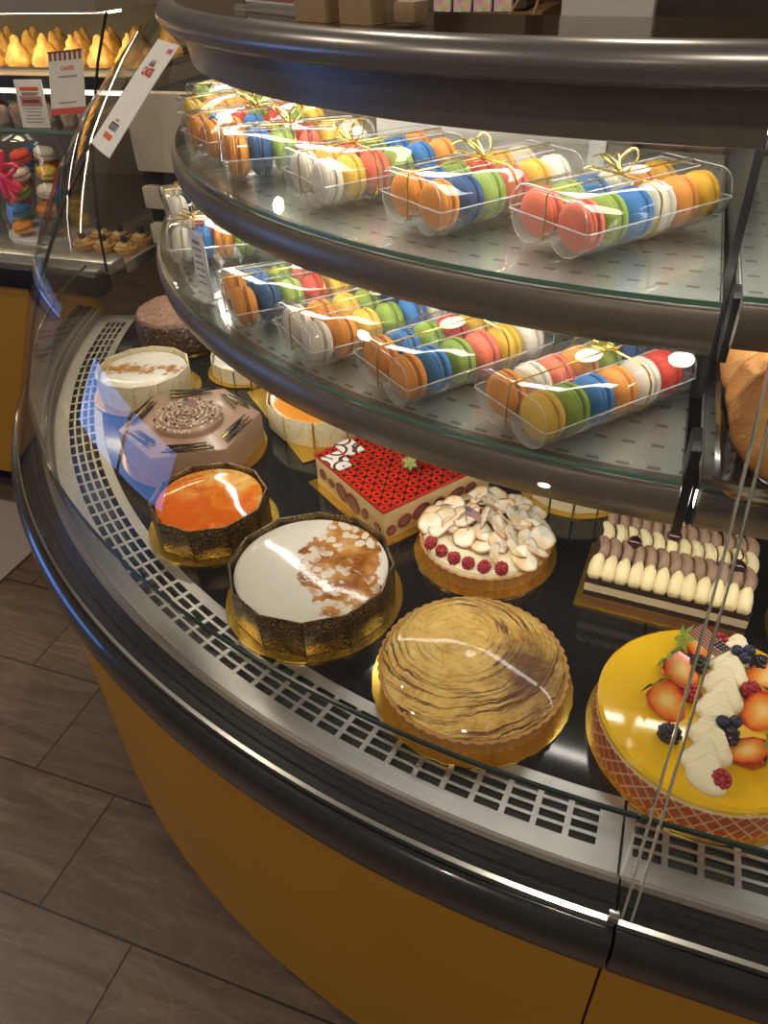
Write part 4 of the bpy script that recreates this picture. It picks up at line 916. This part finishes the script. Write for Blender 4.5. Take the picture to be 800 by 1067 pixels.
# wrapped macaron tower
tx, ty = -1.690, -.100
t = thing('gift_tower', 'cellophane-wrapped macaron tower with a pink bow in the left case', 'gift', (tx, ty, .7965))
b = MB(); b.lathe([(.118, 0), (.122, .012), (.118, .014)], n=40); b.build('base', plain('tower_base', (.6, .6, .66, 1), .3), t)
b = MB(); b.lathe([(.119, .015), (.124, .06), (.108, .13), (.086, .20), (.074, .25), (.05, .262)], n=40, cap=False, fn=lambda r, z, a: (r*(1+.05*noise.noise(Vector((math.cos(a)*2, math.sin(a)*2, z*9)))), z)); b.build('cellophane', CLEAR, t)
b = MB(); b.lathe([(.040, .0142), (.004, .180)], n=20); b.build('cone', plain('tower_cone', (.55, .5, .45, 1), .5), t)
PINK = plain('pink_ribbon', (.75, .04, .14, 1), .35)
b = MB()
for a in (20, 75, 140, 200, 260, 320):
    ca, sa = math.cos(R_(a)), math.sin(R_(a))
    b.tube([(.030*(1-math.cos(u))*ca*.9, -.122-.008*abs(math.sin(u)), .185+.028*(1-math.cos(u))*sa+.011*math.sin(u)) for u in [q*2*PI/10 for q in range(11)]], .011, 6, flat=.5)
b.tube([(0, -.118, .180), (.012, -.126, .15), (.026, -.130, .125)], .007, 6, flat=.4); b.ico((0, -.122, .185), .012, 2); b.build('bow', PINK, t)
for tier, (zz, rr, cl) in enumerate(((.828, .086, ['orange', 'navy', 'yellow', 'white', 'red', 'green']), (.872, .080, ['blue', 'orange', 'yellow', 'green', 'white', 'red']), (.914, .066, ['green', 'white', 'orange', 'yellow', 'red']), (.956, .050, ['white', 'yellow', 'red', 'blue']), (.996, .034, ['red', 'white', 'blue']))):
    for i, c_ in enumerate(cl):
        a = R_(-110+360/len(cl)*i); Mm = Matrix.Translation((tx+rr*math.cos(a), ty+rr*math.sin(a), zz+.006)) @ Matrix.Rotation(a, 4, 'Z') @ Matrix.Rotation(R_(12), 4, 'Y') @ Matrix.Rotation(PI/2, 4, 'Y')
        macaron(c_, Mm, f"{'blue' if c_ == 'navy' else c_} macaron in the {['bottom', 'second', 'third', 'fourth', 'top'][tier]} tier of the cellophane-wrapped tower", 'macarons in the wrapped tower')
# tartlets seen through both panes
TC = plain('tartlet_cream', (.62, .42, .16, 1), .4, var=.3, sc=60); 
b = MB(); b.lathe([(.022, 0), (.029, .016), (.026, .017), (.0005, .016)], n=40, fn=lambda r, z, a: (r*(1+(.03*math.cos(a*16) if r > .02 else 0)), z)); o = b.build('crust', CRUST, ang=60); tm = o.data; bpy.data.objects.remove(o)
b = MB(); b.ico((0, 0, .020), .022, 2, .2, 60, (1, 1, .5)); o = b.build('filling', TC, ang=80); tf = o.data; bpy.data.objects.remove(o)
for i in range(3):
    for j in range(2):
        t = thing('tartlet', f"small gold tartlet, {['first', 'second', 'third', 'fourth'][i]} from right in the {['front', 'back'][j]} row on the left case deck", 'tart', (-1.385-.066*i, -.20+.075*j, .7965), 0, 'tartlets in the left case')
        inst(tm, 'crust', t, (0, 0, 0)); inst(tf, 'filling', t, (0, 0, 0)); o = inst(RME.copy(), 'blackberry', t, (.004, -.003, .036)); o.data.materials.clear(); o.data.materials.append(BLK)
# beige drawer unit behind the end of the corner case
t = thing('drawer_unit', 'beige drawer unit with black gaps standing behind the far end of the curved case', 'cabinet', (-1.147, .015, 0))
b = MB(); b.box((0, 0, .575), (.30, .38, 1.15)); b.build('body', BLACKM, t)
for z, hh in ((1.085, .17), (.939, .052), (.851, .050), (.755, .05), (.55, .15), (.35, .15), (.16, .15)):
    b = MB(); b.box((0, -.20, z), (.296, .03, hh), bev=.006); b.build('drawer_front', SLAT, t)

# ------------------------------------------------------------------ things on the counter and behind it
CT = 1.3648
t = thing('sign_holder', 'clear acrylic holder with white and red card on the counter top', 'sign', (-.585, -.775, CT), R_(-36))
b = MB(); b.box((0, .010, .003), (.21, .06, .006)); b.box((0, 0, .075), (.21, .004, .140)); b.build('holder', CLEARB, t)
b = MB(); b.box((0, -.004, .074), (.20, .002, .13)); b.build('card', plain('card_lilac', (.55, .52, .52, 1), .6), t)
b = MB(); b.box((.006, -.006, .022), (.165, .001, .018)); b.build('red_band', plain('faded_red', (.40, .09, .06, 1), .6), t)
KRAFT = plain('kraft_board', (.30, .20, .11, 1), .7, sc=60)
for i, (x, y, rz, lab, wd) in enumerate(((-.482, -.862, -27, 'kraft box of bright packets on the counter beside the red sign holder', .056), (-.418, -.890, -22, 'kraft box of bright packets on the counter right of the other kraft box', .048))):
    t = thing('kraft_box', lab, 'box', (x, y, CT), R_(rz), 'kraft boxes on the counter')
    b = MB(); hx, hy = wd/2, .03
    b.box((0, -hy, .019), (wd, .003, .038)); b.box((0, hy, .019), (wd, .003, .038)); b.box((-hx, 0, .019), (.003, .06, .038)); b.box((hx, 0, .019), (.003, .06, .038)); b.box((0, 0, .0015), (wd, .06, .003)); b.build('box', KRAFT, t)
    for j in range(4):
        c = [(.65, .45, .15), (.6, .15, .12), (.68, .6, .45), (.3, .42, .2)][(j+i) % 4]
        b = MB(); b.box((0, 0, 0), (wd*.19, .05, .050), bev=.002); o = b.build('packet', plain(f'packet_{(j+i) % 4}', (*c, 1), .35, var=.3, sc=80))
        Mx = Matrix.Translation((x, y, CT)) @ Matrix.Rotation(R_(rz), 4, 'Z') @ Matrix.Translation((-wd*.36+wd*.24*j, 0, .0285)); o.matrix_world = Mx
        tag(o, f"{['yellow', 'red', 'cream', 'green'][(j+i) % 4]} packet standing in the {['left', 'right'][i]} kraft box on the counter", 'packet', 'packets in kraft boxes')
t = thing('acrylic_box', 'small clear acrylic box on the counter between the kraft boxes', 'box', (-.366, -.918, CT), R_(-18))
b = MB(); b.box((0, 0, .03), (.036, .036, .06)); b.build('box', CLEAR, t)
b = MB(); b.box((0, 0, .012), (.028, .028, .020), bev=.004); b.build('sweets', plain('sweets', (.42, .26, .14, 1), .6, var=.3), t)
# staff bench, paper bag, bowls
DW = plain('dark_wood', (.045, .028, .018, 1), .45); BW = plain('brown_wood', (.15, .075, .032, 1), .45, sc=14)
t = thing('staff_bench', 'dark bench behind the glass case holding paper bowls and a white bag', 'bench', (.35, .35, 0))
b = MB(); b.box((0, 0, .985), (1.5, .9, .03), bev=.004); b.build('bench_top', DW, t); b = MB(); b.box((0, .05, .486), (1.44, .8, .968)); b.build('bench_body', BW, t)
t = thing('paper_bag', 'white paper carrier bag standing behind the counter', 'bag', (-.262, .12, 1.0005))
b = MB(); b.rings([[(x*s_, y*s_, z) for x, y in ((-.092, -.05), (-.03, -.046), (.03, -.05), (.092, -.05), (.086, 0), (.092, .05), (-.092, .05), (-.086, 0))] for s_, z in ((.9, 0), (.95, .12), (1.0, .28), (1.04, .62))], True, True, False); b.build('bag', plain('bag_white', (.60, .57, .54, 1), .6), t)
t = thing('paper_bag', 'dark paper carrier bag with tan cord handles left of the white bag', 'bag', (-.455, .16, 1.0005))
b = MB(); b.rings([[(x*s_, y*s_, z) for x, y in ((-.08, -.045), (.08, -.045), (.076, 0), (.08, .045), (-.08, .045), (-.076, 0))] for s_, z in ((.95, 0), (1, .14), (1, .235))], True, True, False); b.build('bag', plain('bag_dark', (.02, .016, .013, 1), .6), t)
b = MB()
b.tube([(-.045, -.047, .21), (-.028, -.05, .27), (0, -.05, .31), (.03, -.05, .35), (.05, -.05, .40)], .0028, 6); b.tube([(.012, -.047, .21), (.03, -.05, .27), (.05, -.05, .33)], .0028, 6); b.build('handle', plain('cord_tan', (.38, .22, .12, 1), .7), t)
KP = plain('kraft_paper', (.36, .23, .17, 1), .7)
for i, x in enumerate((-.197, -.105, -.012)):
    t = thing('paper_bowl', f"brown paper bowl stack on the bench, {['left', 'middle', 'right'][i]} of three behind the top shelf", 'bowl', (x, 0, 1.0005), 0, 'paper bowls on the bench')
    for j in range(3):
        b = MB(); b.lathe([(.026, .0), (.044, .042), (.046, .042), (.046, .040), (.0275, -.0005)], n=28, cap=True); b.build('bowl', KP, t, (0, 0, .0006+.014*j))
# back shelf with tins
t = thing('back_shelf', 'dark wooden shelf unit against the rear with rows of bright tins', 'shelf', (-.92, 1.32, 0))
b = MB(); b.box((0, .12, .6), (.66, .42, 1.2)); b.build('cabinet', BW, t)
for x in (-.33, -.075, .255): b = MB(); b.box((x, .10, 1.46), (.035, .36, .5)); b.build('upright', DW, t)
b = MB(); b.box((0, .30, 1.46), (.66, .02, .5)); b.build('back_board', DW, t)
k = NT('tin_pattern'); v = k.voro(55, out='Color'); k.base(k.mix(.6, v, (.62, .50, .25, 1)), .35); TINM = k.m
for i in range(8):
    x = -1.205+.056*i if i < 4 else -.955+.072*(i-4)+.012
    o_ = thing('tea_tin', f"patterned bright tea tin, {['first', 'second', 'third', 'fourth', 'fifth', 'sixth', 'seventh', 'eighth'][i]} from left on the back shelf", 'tin', (x, 1.26, 1.2005), 0, 'tea tins on the back shelf')
    b = MB(); b.box((0, 0, .055), (.048 if i < 4 else .062, .06, .11), bev=.003); b.build('tin', TINM, o_); b = MB(); b.box((0, 0, .117), (.044 if i < 4 else .058, .056, .014), bev=.002); b.build('lid', GOLDW, o_)
# grey mat on the floor at the left
o = MB(); o.box((-1.99, -.62, .004), (.62, .44, .008), bev=.002); tag(o.build('floor_mat', plain('mat_grey', (.30, .26, .25, 1), .8)), 'pale grey floor mat at the foot of the left case', 'mat')
